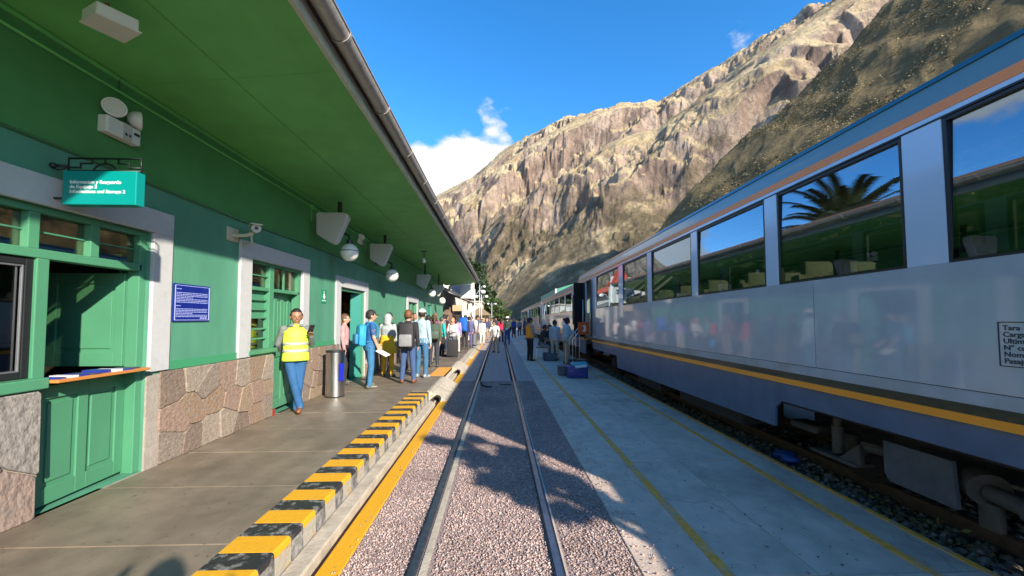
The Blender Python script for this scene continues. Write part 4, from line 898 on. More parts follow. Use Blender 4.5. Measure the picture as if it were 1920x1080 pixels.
m = MB(); m.box(W, W+.02, 4.86, 5.06, 2.63, 2.80, 0, .004); m.tube([(W+.01, 4.95, 2.70), (W+.2, 4.93, 2.70), (W+.27, 4.95, 2.73)], .022, 8); m.tube([(W+.25, 4.95, 2.70), (W+.20, 5.05, 2.62), (W+.05, 5.1, 2.60)], .012, 6); m.build('bracket', CRM, c_, 'auto')
m = MB(); dd = Vector((.62, -.75, -.12)).normalized(); c0 = Vector((W+.27, 4.99, 2.80)); m.tube([c0-dd*.13, c0-dd*.12, c0+dd*.10], [.03, .055, .055], 14); m.obox(c0+Vector((0, 0, .05)), dd, dd.cross(Vector((0, 0, 1))), (0, 0, 1), .15, .062, .008); m.build('camera_body', CRM, c_, 'auto')
m = MB(); m.tube([c0+dd*.10, c0+dd*.105], [.045, .043], 14); m.tube([c0+dd*.105, c0+dd*.115], [.022, .02], 12, 1); m.build('lens', [GREYP, BLKM], c_, 'auto')
# hanging sign
s = empty('hanging_sign', (-3.0, 2.97, 2.7), 'teal hanging sign for luggage storage under an iron stepped ornament', 'sign')
TEALS = mat('teal_sign', (.0, .25, .235), .35, .03, 3, coat=.3); IRON = mat('wrought_iron', (.008, .014, .012), .5)
SX0, SX1, SY, SZ0, SZ1, SZ2 = -3.285, -2.745, 2.96, 2.505, 2.765, 2.872
m = MB(); m.box(SX0, SX1, SY, SY+.075, SZ0, SZ1, 0, .006); m.build('panel', TEALS, s)
m = MB(); yq = SY+.037
def rod(pts, r=.0075): m.tube(pts, r, 6)
rod([(SX0, yq, SZ1), (SX0, yq, SZ2), (SX1, yq, SZ2), (SX1, yq, SZ1)]); rod([(SX0, yq, SZ1+.01), (SX1, yq, SZ1+.01)], .009)
L = SX1-SX0; hgt = SZ2-SZ1
def st_(f, g_): return (SX0+L*f, yq, SZ1+hgt*g_)
rod([st_(.01, .33), st_(.165, .33), st_(.165, .64), st_(.32, .64), st_(.32, 1)]); rod([st_(.99, .33), st_(.835, .33), st_(.835, .64), st_(.68, .64), st_(.68, 1)])
rod([st_(.5+.155*math.cos(t*math.pi/12), .05+.58*math.sin(t*math.pi/12)) for t in range(13)]); rod([st_(.5, .62), st_(.5, 1)])
m.build('iron_ornament', IRON, s, True)
m = MB(); m.tube([(W, 2.98, 2.81), (SX0, yq, 2.81)], .011, 6); m.ball((W+.02, 2.98, 2.81), .022, 0, 8, 6); m2 = MB(); m2.tube([(W, 2.98, 2.56), (SX0, yq, 2.56)], .009, 6); m2.build('bracket', IRON, s, True); m.tube([(W+.02, 2.98, 2.79), (W+.06, 2.98, 2.775), (SX0, yq, 2.80)], .006, 6); m.build('bracket', IRON, s, True)
WHT = mat('white_lettering', (.80, .82, .80), .5)
for i, t_ in enumerate(('Informacion y Resguardo', 'de Equipaje 2', 'Informations and Storage 2')):
    text(t_, .037, facing(((1, 0, 0), (0, 0, 1), (0, -1, 0)), (SX0+.055, SY-.0006, 2.665-i*.036)), WHT, 'lettering', s, bold=.0007)
# blue notice: board, thin border, lines of small print
s = empty('notice_board', (W, 4.36, 1.82), 'dark blue notice with white print between the two windows', 'notice')
BLUN = mat('blue_notice', (.006, .018, .21), .35, coat=.3); PRT = mat('notice_print', (.33, .38, .72), .6)
m = MB(); m.box(W+.002, W+.018, 4.10, 4.605, 1.615, 2.02, 0, .006); m.build('board', BLUN, s)
m = MB(); bars(m, 4.115, 4.59, 1.63, 2.005, .006, W+.0182, W+.0195); m.build('border', PRT, s)
m = MB(); rr = random.Random(9)
rows = [(1.965, .15)]+[(1.925-.017*i, 1) for i in range(7)]+[(1.785, .13)]+[(1.752-.0165*i, 1) for i in range(6)]
for i, (z, fr) in enumerate(rows):
    y = 4.135; lim = 4.135+(.43*fr if fr < 1 else .43*(1 if i % 4 else .5))
    while y < lim:
        w_ = rr.uniform(.012, .05); m.box(W+.0182, W+.0192, y, min(y+w_, lim), z-.004, z+.004); y += w_+.007
for k in range(3): m.box(W+.0182, W+.0192, 4.46+k*.035, 4.488+k*.035, 1.645, 1.66)
m.build('small_print', PRT, s)['kind'] = 'stuff'
# exit sign
s = empty('exit_sign', (W, 7.54, 2.07), 'small green escape route sign on the wall beside the doorway', 'sign')
EXG = mat('exit_green', (.01, .23, .12), .4); m = MB(); m.box(W+.002, W+.012, 7.43, 7.65, 1.95, 2.20); m.build('plate', EXG, s)
m = MB(); xx = W+.0125; m.box(xx, xx+.002, 7.515, 7.565, 2.07, 2.13); m.prism([(7.47, 2.075), (7.61, 2.075), (7.54, 2.02)], 'x', xx, xx+.002); m.ball((xx, 7.54, 2.16), .018, 0, 8, 6, (.1, 1, 1)); m.box(xx, xx+.002, 7.46, 7.62, 1.985, 2.0); m.build('symbol', WHT, s)
# litter bin
s = empty('litter_bin', (-3.06, 7.33, .2), 'tall brushed steel litter bin with black rim by the doorway', 'bin')
BRS = mat('brushed_steel', (.55, .54, .53), .28, .1, 30, metal=1.0, stretch=(1, 1, .05))
m = MB(); m.tube([(-3.06, 7.33, .22), (-3.06, 7.33, 1.02)], .165, 36); m.build('drum', BRS, s, 'auto')
m = MB(); m.tube([(-3.06, 7.33, .2), (-3.06, 7.33, .22)], .168, 36); m.tube([(-3.06, 7.33, 1.02), (-3.06, 7.33, 1.055)], .171, 36); m.build('rim', BLKM, s, 'auto')
m = MB(); m.obox((-2.945, 7.255, .66), (.55, .83, 0), (-.83, .55, 0), (0, 0, 1), .045, .05, .16); m.build('sticker', mat('blue_sticker', (.01, .02, .35), .4), s)
# ------------------------------------------------------------------ buildings, poles and trees beyond
s = empty('station_annex', (-6, 26, 0), 'white building with red roof and porch just past the station', 'building', 'buildings beyond the station')
WALLW = mat('white_render', (.66, .63, .57), .8, .06, 3); BEIGE = mat('beige_render', (.42, .36, .27), .8, .1, 3)
m = MB(); m.box(-11, -3.9, 27.2, 46, 0, 4.4); m.build('wall', WALLW, s)
m = MB(); m.add([(-11.5, 26.6, 4.3), (-3.2, 26.6, 4.3), (-3.2, 46.5, 4.3), (-11.5, 46.5, 4.3), (-7.4, 30.5, 6.4), (-7.4, 42.6, 6.4)], [(0, 1, 4), (1, 2, 5, 4), (2, 3, 5), (3, 0, 4, 5), (3, 2, 1, 0)]); rf = m.build('roof', TILE, s)
m = MB()
for i in range(34):
    t = i/33; y = 26.7+19.7*t; yt = 30.5+12.1*t; m.tube([(-3.22, y, 4.32), (-7.4, yt, 6.42)], .05, 5)
m.build('tile_ridge', TILE, rf)
m = MB(); m.add([(-5.5, 26.0, 4.15), (-1.9, 26.0, 2.75), (-1.9, 34, 2.75), (-5.5, 34, 4.15), (-5.5, 26.0, 4.22), (-1.9, 26.0, 2.82), (-1.9, 34, 2.82), (-5.5, 34, 4.22)], [(0, 1, 2, 3), (7, 6, 5, 4), (0, 4, 5, 1), (1, 5, 6, 2), (2, 6, 7, 3), (3, 7, 4, 0)]); m.build('porch_roof', mat('porch_grey', (.20, .175, .16), .7), s)
m = MB(); m.add([(-3.9, 26.9, 4.9), (-1.75, 26.9, 4.9), (-1.75, 26.9, 3.0), (-3.9, 26.9, 3.85), (-3.9, 27.1, 4.9), (-1.75, 27.1, 4.9), (-1.75, 27.1, 3.0), (-3.9, 27.1, 3.85)], [(0, 1, 2, 3), (7, 6, 5, 4), (0, 4, 5, 1), (1, 5, 6, 2), (2, 6, 7, 3), (3, 7, 4, 0)]); m.build('gable_screen', WALLW, s)
for x in (-2.05, -2.45):
    for y in (26.3, 30): m = MB(); m.box(x-.06, x+.06, y-.06, y+.06, .1, 2.8); m.build('post', WALLW, s)
m = MB(); m.box(-3.9, -3.2, 26.2, 33, .1, 2.4); m.build('shop_front', mat('brown_shopfront', (.17, .11, .08), .7, .3, 4), s)
m = MB(); m.box(-3.15, -2.5, 26.0, 26.08, 2.15, 2.55); m.build('fascia_board', mat('tan_board', (.45, .33, .2), .6), s)
m = MB(); m.box(-3.1, -2.7, 26.35, 33, .2, 1.9); m.build('window', DARK, s)
s = empty('red_hoarding', (-2.1, 25.9, 4.6), 'red roofed turret showing above the end of the gutter', 'roof')
m = MB(); m.add([(-2.75, 25.7, 4.35), (-1.72, 25.7, 4.35), (-1.72, 28, 4.35), (-2.75, 28, 4.35), (-2.35, 26.4, 5.75)], [(0, 1, 4), (1, 2, 4), (2, 3, 4), (3, 0, 4), (3, 2, 1, 0)]); m.build('roof', mat('bright_red_tile', (.55, .07, .03), .6), s)
m = MB(); m.box(-2.6, -1.9, 25.9, 27.9, 3.0, 4.35); m.build('turret', WALLW, s)
s = empty('kiosk', (-2.3, 50, 0), 'small cream kiosk with brown thatched roof far down the platform', 'kiosk')
m = MB(); m.box(-3.6, -1.5, 49, 53, 0, 2.1); m.build('wall', BEIGE, s)
m = MB(); m.add([(-4.1, 48.3, 2.05), (-1.0, 48.3, 2.05), (-1.0, 53.7, 2.05), (-4.1, 53.7, 2.05), (-2.5, 51, 3.2)], [(0, 1, 4), (1, 2, 4), (2, 3, 4), (3, 0, 4), (3, 2, 1, 0)]); m.build('roof', mat('thatch', (.27, .18, .09), .9, .3, 8), s)
m = MB(); m.box(-2.4, -1.9, 48.96, 49.02, .2, 1.9); m.build('door', mat('orange_door', (.5, .28, .1), .6), s)
s = empty('cream_house', (-5, 58, 0), 'pale house with flat roof behind the kiosk', 'house', 'buildings beyond the station')
m = MB(); m.box(-8, -2.6, 56, 66, 0, 4.0); m.build('wall', mat('cream_render', (.55, .50, .40), .8, .1, 3), s); m = MB(); m.box(-8.2, -2.4, 55.8, 66.2, 4.0, 4.2); m.build('roof', BEIGE, s)
for y in (57.5, 60.5, 63.5):
    m = MB(); m.box(-2.6, -2.57, y, y+1, 1.2, 2.6); m.build('window', DARK, s)
s = empty('green_shed', (7, 36, 0), 'shed with bright green roof behind the train', 'shed')
m = MB(); m.add([(5.0, 34, 3.55), (5.0, 46, 3.55), (9.5, 46, 4.9), (9.5, 34, 4.9), (5.0, 34, 4.25), (5.0, 46, 4.25), (9.5, 46, 5.6), (9.5, 34, 5.6)], [(0, 1, 2, 3), (7, 6, 5, 4), (0, 4, 5, 1), (1, 5, 6, 2), (2, 6, 7, 3), (3, 7, 4, 0)]); m.build('roof', mat('green_sheet', (.03, .22, .14), .5, .1, 3), s)
m = MB(); m.box(5.4, 9.3, 34.4, 45.5, 0, 3.9); m.build('wall', BEIGE, s)
m = MB(); m.box(4.98, 5.1, 33.95, 34.05, 3.3, 4.3); m.box(6.6, 6.72, 33.95, 34.05, 3.3, 4.6); m.build('post', WALLW, s)
POLE = mat('pole_paint', (.40, .43, .45), .5)
def lamp(x, y, h, lab, arm=.7, n=1):
    s = empty('street_lamp', (x, y, .1), lab, 'street lamp', 'street lamps along the platform')
    m = MB(); m.tube([(x, y, 0), (x, y, h)], [.07, .045], 8); m.build('pole', POLE, s, True)
    for k in range(n):
        d = 1 if k == 0 else -1
        m = MB(); m.tube([(x, y, h*.86), (x+d*arm*.5, y, h*.97), (x+d*arm, y, h*.98)], .025, 6); m.build('arm', POLE, s, True)
        m = MB(); m.ball((x+d*arm, y, h*.98-.12), .17, 0, 12, 8, (1, 1, .8)); m.build('lantern', GLOBE, s, True)
lamp(-1.72, 26.9, 3.7, 'street lamp on grey pole at the station end', .6); lamp(-2.3, 45, 5.6, 'tall street lamp in front of the dark trees', .55)
lamp(-1.75, 38, 4.0, 'street lamp between the annex and the kiosk', .5, 2); lamp(-1.2, 62, 4.2, 'farthest street lamp past the kiosk', .6, 2)
G_T = 'trees beyond the station'
tree('leafy_tree', -4.6, 72, 12.0, 3.0, L_DARK, 'tall dark tree rising behind the end of the station eaves', 5200, 11, .3, .34, G_T)
tree('leafy_tree', -2.0, 84, 7.5, 2.2, L_DARK, 'dark rounded tree in the middle of the valley gap', 4200, 12, .28, .34, G_T)
tree('leafy_tree', -1.6, 66, 5.6, 2.3, L_MID, 'mid green bushy tree behind the kiosk', 2600, 13, .2, .24, G_T)
tree('leafy_tree', .9, 92, 4.6, 2.0, L_MID, 'lighter green tree at the end of the platform', 3200, 14, .25, .3, G_T)
tree('leafy_tree', -7.5, 80, 15, 4.6, L_DARK, 'dark tree behind the red roofed annex', 3600, 16, .3, .36, G_T)
G_B = 'trees behind the train'
for i, (x, y, h, r_, lm, lab) in enumerate(((10.8, 6.6, 6.45, 1.9, L_YEL, 'yellow-green tree whose tip shows above the near coach roof'), (10.4, 2.0, 4.2, 1.9, L_MID, 'green tree behind the near coach, seen through its first window'), (10.6, 10.5, 4.4, 2.0, L_MID, 'green tree seen through the third window of the near coach'), (10.5, 14.5, 4.1, 1.9, L_DARK, 'dark tree seen through the far windows of the near coach'), (11.0, 19, 4.5, 2.1, L_MID, 'green tree behind the coupling of the first two coaches'), (10.2, 24, 4.3, 2.1, L_DARK, 'dark tree behind the second coach'), (10.5, -2.0, 4.3, 2.0, L_MID, 'green tree behind the tail of the near coach'))):
    tree('leafy_tree', x, y, h, r_, lm, lab, 2600, 30+i, .13, .15, G_B)
hed = np.random.RandomState(8); P_ = np.stack([hed.uniform(9.6, 11.0, 34000), hed.uniform(-4, 40, 34000), hed.uniform(0, 1, 34000)**.8*4.9-.2], 1); P_[:, 2] *= (.78+.16*np.sin(P_[:, 1]*1.3)+.08*np.sin(P_[:, 1]*3.1+1))
h_ = leaf_mesh('hedge_leaves', P_, .13, L_MID, None, .6, 9); tag(h_, 'rough tall green hedge along the far side of the train', 'hedge')
# date palm behind the station, mirrored in the coach windows
s = empty('date_palm', (-14, 21.7, 0), 'feathery date palm behind the station', 'palm tree')
m = MB(); m.tube([(-14, 21.7, -.2), (-14, 21.7, 3), (-13.95, 21.7, 7.6)], [.42, .36, .44], 12); m.build('trunk', BARK, s, True)
FR = mat('palm_frond', (.06, .075, .03), .6); FRD = mat('dry_palm_frond', (.20, .13, .06), .8); rp_ = random.Random(2)
for i in range(84):
    a = i*2.39996; el = 1.25-1.95*(i/83); L = rp_.uniform(2.8, 3.5); m = MB(); prev = None
    pts = []
    for k in range(7):
        t = k/6; e = el-.75*t*t
        pts.append(Vector((math.cos(a)*math.cos(e), math.sin(a)*math.cos(e), math.sin(e)))*(L/6) + (pts[-1] if pts else Vector((-13.95, 21.7, 7.7))))
    side = Vector((-math.sin(a), math.cos(a), 0))
    for k in range(6):
        p, q = pts[k], pts[k+1]
        for u_ in (0, .2, .4, .6, .8):
            c = p.lerp(q, u_); d = (q-p).normalized(); ln = .66*(1-.5*(k/6))
            for sg in (1, -1):
                tip = c+side*sg*ln+d*.25-Vector((0, 0, .12)); m.add([c-d*.05, c+d*.09, tip], [(0, 1, 2)])
    m.build('frond', FR if i < 54 else FRD, s)
# ------------------------------------------------------------------ people
PM = {}
def cmat(kind, c, rough=.85):
    k = (kind,)+tuple(round(x, 3) for x in c)
    if k not in PM: PM[k] = mat('%s_%02d' % (kind, len(PM)), c, rough, .18, 9, bump=1.0 if kind in ('cloth', 'trousers', 'vest') else .05, bscale=11, stretch=(1, 1, .6) if kind == 'trousers' else None)
    return PM[k]
SK, SH, PT, SO, EY, LP, HR = range(7)
PENDING = []
class Person:
    def __init__(s, label, x, y, z0, face, h=1.7, shirt=(.3, .3, .3), pants=(.05, .07, .14), skin=(.42, .24, .16), shoes=(.06, .05, .045), hair=(.015, .012, .01), style='short',
                 sleeve='long', arms=None, legs=None, lean=0., vox=.014, girth=1.0, look=(0, 0), group=None, tilt=0., hood=False, skirt=None, shift=0.0):
        s.lab = label; h = h*(.915 if z0 > .05 else .97); f = Vector((face[0], face[1], 0)).normalized(); rt = Vector((f.y, -f.x, 0)); s.k = h/1.75; s.vox = vox
        s.M = Matrix(((rt.x, f.x, 0, x), (rt.y, f.y, 0, y), (0, 0, 1, z0), (0, 0, 0, 1))) @ Matrix.Scale(s.k, 4)
        s.root = empty('person', (x, y, z0), label, 'person', group)
        s.lean = Matrix.Translation((0, 0, .95)) @ Matrix.Rotation(-lean, 4, 'X') @ Matrix.Rotation(tilt, 4, 'Y') @ Matrix.Translation((0, 0, -.95))
        s.headm = s.lean @ Matrix.Translation((0, 0, 1.5)) @ Matrix.Rotation(look[0], 4, 'Z') @ Matrix.Rotation(-look[1], 4, 'X') @ Matrix.Translation((0, 0, -1.5))
        s.mb = MB(); g_ = girth; s.girth = g_
        A = {'L': ((-.14, .03, -1), (-.05, .16, -1)), 'R': ((.14, .03, -1), (.05, .16, -1))}; A.update(arms or {})
        Lg = {'L': ((-.05, .05, -1), (-.02, -.06, -1)), 'R': ((.05, .05, -1), (.02, -.06, -1))}; Lg.update(legs or {})
        T = s.lean
        s.loft(T, [(.84, .150, .112, 0), (.90, .168*g_, .125*g_, 0), (.97, .165*g_, .122*g_, 0), (1.03, .15*g_, .108*g_, 0)], PT)
        s.loft(T, [(.90, .172*g_, .128*g_, 0), (.97, .168*g_, .126*g_, .003), (1.05, .155*g_, .116*g_, .008*g_), (1.15, .152*g_, .114*g_, .008), (1.25, .166*g_, .12*g_, .004), (1.34, .178*g_, .122*g_, 0), (1.41, .172, .108, -.006), (1.455, .135, .085, -.01), (1.49, .075, .062, -.008), (1.51, .058, .055, -.004)], SH)
        s.limb(T @ Vector((0, -.008, 1.45)), T @ Vector((0, .012, 1.56)), .056, .053, SK)
        s.hands = {}
        for sd, sg in (('L', -1), ('R', 1)):
            sh = T @ Vector((sg*.175*(.6+.4*g_), -.012, 1.425)); u, f_ = Vector(A[sd][0]).normalized(), Vector(A[sd][1]).normalized()
            el = sh+u*.285; wr = el+f_*.25
            if sleeve == 'long': s.limb(sh, el, .066, .053, SH); s.limb(el, wr-f_*.01, .052, .040, SH)
            elif sleeve == 'short': s.limb(sh, sh+u*.19, .066, .060, SH); s.limb(sh+u*.12, el, .047, .042, SK); s.limb(el, wr, .043, .029, SK)
            else: s.limb(sh, el, .05, .042, SK); s.limb(el, wr, .042, .029, SK)
            s.hand(wr, f_, sg, u); s.hands[sd] = wr+f_*.09
        s.feet = []
        for sd, sg in (('L', -1), ('R', 1)):
            hp = Vector((sg*.088, 0, .90)); t_, c_ = Vector(Lg[sd][0]).normalized(), Vector(Lg[sd][1]).normalized(); kn = hp+t_*.42; an = kn+c_*.40
            if skirt: pass
            s.limb(hp+t_*.0, kn, .094*(.5+.5*g_), .070, PT); s.limb(kn, an+c_*.015, .069, .057, PT)
            fw = Vector((sg*.22, 1, 0)).normalized(); fw = fw if abs(c_.z) > .5 else Vector((0, 0, 1))
            s.limb(an-Vector((0, 0, .01)), an-Vector((0, 0, .045))-fw*.04, .043, .045, SO); s.limb(an-Vector((0, 0, .052))-fw*.04, an-Vector((0, 0, .060))+fw*.15, .042, .036, SO, (1.05, .8))
            s.feet.append(an)
        H = s.headm
        s.ball(H, (0, .015, 1.645), .112, SK, (.80, .95, 1.06)); s.ball(H, (0, .038, 1.585), .070, SK, (.92, 1.0, .9))
        if vox < .02:
            s.limb(H @ Vector((0, .112, 1.645)), H @ Vector((0, .134, 1.612)), .013, .018, SK)
            for sg in (-1, 1):
                s.ball(H, (sg*.094, .005, 1.625), .03, SK, (.4, .75, 1.1)); s.ball(H, (sg*.034, .112, 1.648), .0055, EY, (1.2, .6, .5))
            s.limb(H @ Vector((-.022, .108, 1.573)), H @ Vector((.022, .108, 1.573)), .009, .009, LP)
        if hood: s.ball(H, (0, -.005, 1.64), .135, SH, (.85, .95, 1.08)); s.limb(H @ Vector((0, -.04, 1.5)), H @ Vector((0, -.02, 1.6)), .10, .11, SH)
        s.cols = (skin, shirt, pants, shoes, hair)
        PENDING.append(s)
        if style and not hood: s.hairdo(style, hair)
        s.dz = 0
    def loft(s, T, rings, reg, n=20):
        rr = []
        for a, b_ in zip(rings, rings[1:]):
            st = max(1, int((b_[0]-a[0])/.03))
            for i in range(st): rr.append([a[j]+(b_[j]-a[j])*i/st for j in range(4)])
        rr.append(list(rings[-1])); vs = []; fs = []
        for z, hx, hy, oy in rr:
            for k in range(n):
                a = 2*math.pi*k/n; c, q = math.cos(a), math.sin(a); e = .82
                vs.append(T @ Vector((hx*math.copysign(abs(c)**e, c), oy+hy*math.copysign(abs(q)**e, q), z)))
        for i in range(len(rr)-1):
            for k in range(n): fs.append((i*n+k, i*n+(k+1) % n, (i+1)*n+(k+1) % n, (i+1)*n+k))
        fs.append(tuple(range(n-1, -1, -1))); fs.append(tuple((len(rr)-1)*n+k for k in range(n))); s.mb.add(vs, fs, reg)
    def limb(s, a, b_, r0, r1, reg, flat=(1, 1), n=12):
        a, b_ = Vector(a), Vector(b_); d = (b_-a); L = d.length; d = d.normalized(); pts = [(-.9, .3), (-.6, .75), (-.3, .94)]; P_ = []; rs = []
        for t, k in pts: P_.append(a+d*r0*t); rs.append(r0*k)
        st = max(2, int(L/.035))
        for i in range(st+1): P_.append(a+d*L*i/st); rs.append(r0+(r1-r0)*i/st)
        for t, k in pts[::-1]: P_.append(b_-d*r1*t); rs.append(r1*k)
        s.mb.tube(P_, rs, n, reg)
    def ball(s, T, c, r, reg, sc): 
        m = MB(); m.ball(c, r, 0, 18, 12, sc); s.mb.add([T @ Vector(v) for v in m.v], m.f, reg)
    def hand(s, wr, d, sg, u):
        side = d.cross(Vector((0, 1, 0)) if abs(d.y) < .7 else Vector((0, 0, 1))).normalized()
        if abs(d.y) < .7: side = Vector((0, 1, 0))-d*d.y; side.normalize()
        else: side = Vector((-sg, 0, .25))-d*Vector((-sg, 0, .25)).dot(d); side.normalize()
        nrm = d.cross(side).normalized(); nrm = nrm if nrm.x*sg < 0 else -nrm
        for k in (-1, 0, 1): s.limb(wr-d*.01+side*.0, wr+d*.075+side*.024*k, .024, .019, SK, n=8)
        fs = s.vox < .012
        for i, ln in enumerate((.068, .078, .074, .058)):
            o = wr+d*.082+side*(.030-.0205*i)
            if fs: mid = o+d*ln*.5+nrm*.008; s.limb(o-d*.01, mid, .0095, .009, SK, n=8); s.limb(mid, mid+(d*.75+nrm*.65).normalized()*ln*.55, .009, .008, SK, n=8)
        if not fs: s.limb(wr+d*.08, wr+(d*.15+nrm*.03), .030, .020, SK, n=8)
        o = wr+d*.025+side*.028; s.limb(o, o+(d*.7+side*.7+nrm*.3).normalized()*.042, .0125, .011, SK, n=8); s.limb(o+(d*.7+side*.7+nrm*.3).normalized()*.04, o+(d*.95+side*.75+nrm*.5).normalized()*.072, .011, .009, SK, n=8)
    def world(s, p): return s.M @ Vector(p)
    def part(s, name, m, material, T=None, parent=None, smooth=True):
        T = T or s.lean; o = MB(); o.add([s.M @ (T @ Vector(v)) for v in m.v], m.f); o.m = list(m.m)
        s.kids = getattr(s, 'kids', []); ob = o.build(name, material, parent or s.root, smooth); s.kids.append(ob); return ob
    def hairdo(s, style, c):
        m = MB(); k = MB(); k.ball((0, .002, 1.652), .122, 0, 22, 16, (.83, .98, 1.08)); r = random.Random(len(PENDING)); keep = []
        for f in k.f:
            p = sum((Vector(k.v[i]) for i in f), Vector())/len(f)
            if p.z > 1.715 or (p.y < .055 and p.z > 1.655) or (p.y < -.01 and p.z > (1.575 if style == 'short' else 1.54)): keep.append(f)
        used = sorted({i for f in keep for i in f}); mp_ = {i: j for j, i in enumerate(used)}
        m.add([Vector(k.v[i])*1.0+Vector((r.uniform(-1, 1), r.uniform(-1, 1), r.uniform(-1, 1)))*.004 for i in used], [tuple(mp_[i] for i in f) for f in keep])
        if style == 'bun': m.ball((0, -.13, 1.69), .05)
        if style == 'long': m.tube([(0, -.07, 1.66), (0, -.10, 1.55), (0, -.115, 1.42), (0, -.12, 1.34)], [.085, .085, .075, .03], 12)
        if style == 'tail': m.tube([(0, -.11, 1.67), (0, -.155, 1.62), (0, -.15, 1.50), (0, -.14, 1.44)], [.03, .04, .035, .01], 8)
        o = s.part('hair', m, cmat('hair', c, .6), s.headm); md = o.modifiers.new('t', 'SOLIDIFY'); md.thickness = .012; md.offset = -1
    def cap(s, c, brim=True, turn=0):
        m = MB(); k = MB(); k.ball((0, .003, 1.668), .122, 0, 20, 16, (.83, .98, 1.0)); keep = [f for f in k.f if all(k.v[i][2] > 1.672 for i in f)]
        m.add(k.v, keep)
        if brim: m.add([(x_, y_, z_+dz) for dz in (0, .007) for x_, y_, z_ in ((-.085, .085, 1.675), (-.08, .15, 1.664), (-.048, .20, 1.655), (0, .215, 1.653), (.048, .20, 1.655), (.08, .15, 1.664), (.085, .085, 1.675))], [tuple(range(7)), tuple(range(13, 6, -1))]+[(i, (i+1) % 7, 7+(i+1) % 7, 7+i) for i in range(7)])
        o = s.part('cap', m, cmat('cap', c, .7), s.headm, smooth='auto'); md = o.modifiers.new('t', 'SOLIDIFY'); md.thickness = .006; return o
    def hat(s, c):
        m = MB(); n = 24
        m.tube([(0, .005, 1.69), (0, .005, 1.697)], [.205, .20], n); m.tube([(0, .005, 1.69), (0, .005, 1.76), (0, .005, 1.795)], [.118, .108, .08], n); s.part('sun_hat', m, cmat('cap', c, .8), s.headm, smooth='auto')
    def vest(s, c, bands, short=False):
        g_ = s.girth*1.0; m = Person.__new__(Person); m.mb = MB()
        m.loft(Matrix.Identity(4), [(.87 if not short else .95, .192*g_, .150*g_, .004), (.97, .186*g_, .146*g_, .008), (1.08, .176*g_, .138*g_, .01), (1.2, .176*g_, .136*g_, .008), (1.3, .178*g_, .138*g_, .004), (1.37, .168*g_, .135*g_, -.002), (1.43, .140, .112, -.006), (1.475, .10, .085, -.008), (1.5, .075, .072, -.006)], 0)
        v = s.part('safety_vest', m.mb, cmat('vest', c, .6))
        for z in bands:
            b_ = Person.__new__(Person); b_.mb = MB(); f = lambda zz: np.interp(zz, [.87, .97, 1.08, 1.2, 1.3], [.192, .186, .176, .176, .178]); d = lambda zz: np.interp(zz, [.87, .97, 1.08, 1.2, 1.3], [.150, .146, .138, .136, .138])
            b_.loft(Matrix.Identity(4), [(z-.022, (f(z-.022)+.003)*g_, (d(z-.022)+.003)*g_, .009), (z+.022, (f(z+.022)+.003)*g_, (d(z+.022)+.003)*g_, .009)], 0)
            s.part('reflective_band', b_.mb, mat('reflective_band', (.55, .56, .60), .3, metal=.4), parent=v)
    def backpack(s, label, c, c2, size=1.0, z=1.20, name='backpack', group=None):
        p0 = s.M @ (s.lean @ Vector((0, -.25, z))); root = empty(name, p0, label, 'backpack', group)
        def mk(nm, m, matl, par): 
            o = MB(); o.add([s.M @ (s.lean @ Vector(v)) for v in m.v], m.f); return o.build(nm, matl, par, 'auto')
        w, hh, d = .165*size, .26*size, .20*size; m = MB(); m.box(-w, w, -.115-d, -.115, z-hh, z+hh, 0, .06*size)
        for i, v in enumerate(m.v):
            t = (v[2]-z)/hh; kx = 1-.22*max(0, t)**2-.06*max(0, -t)**2; m.v[i] = (v[0]*kx, v[1]+(.03*t*t if v[1] < -.115-d*.6 else 0), v[2])
        mk('pack', m, cmat('bag', c, .7), root)
        m = MB(); m.box(-w*.75, w*.75, -.115-d-.055, -.115-d+.02, z-hh*.8, z+hh*.12, 0, .03*size); mk('pocket', m, cmat('bag', c2, .65), root)
        for sg in (-1, 1):
            m = MB(); pts = [(sg*.09, -.12, z+hh*.8), (sg*.105, -.08, 1.49), (sg*.11, .06, 1.475), (sg*.115, .135*s.girth, 1.38), (sg*.135, .13*s.girth, 1.2), (sg*.16*s.girth, .02, 1.06), (sg*.15, -.12, z-hh*.6)]
            m.tube(pts, .016, 6); mk('strap', m, cmat('bag', c2, .65), root)
        return root
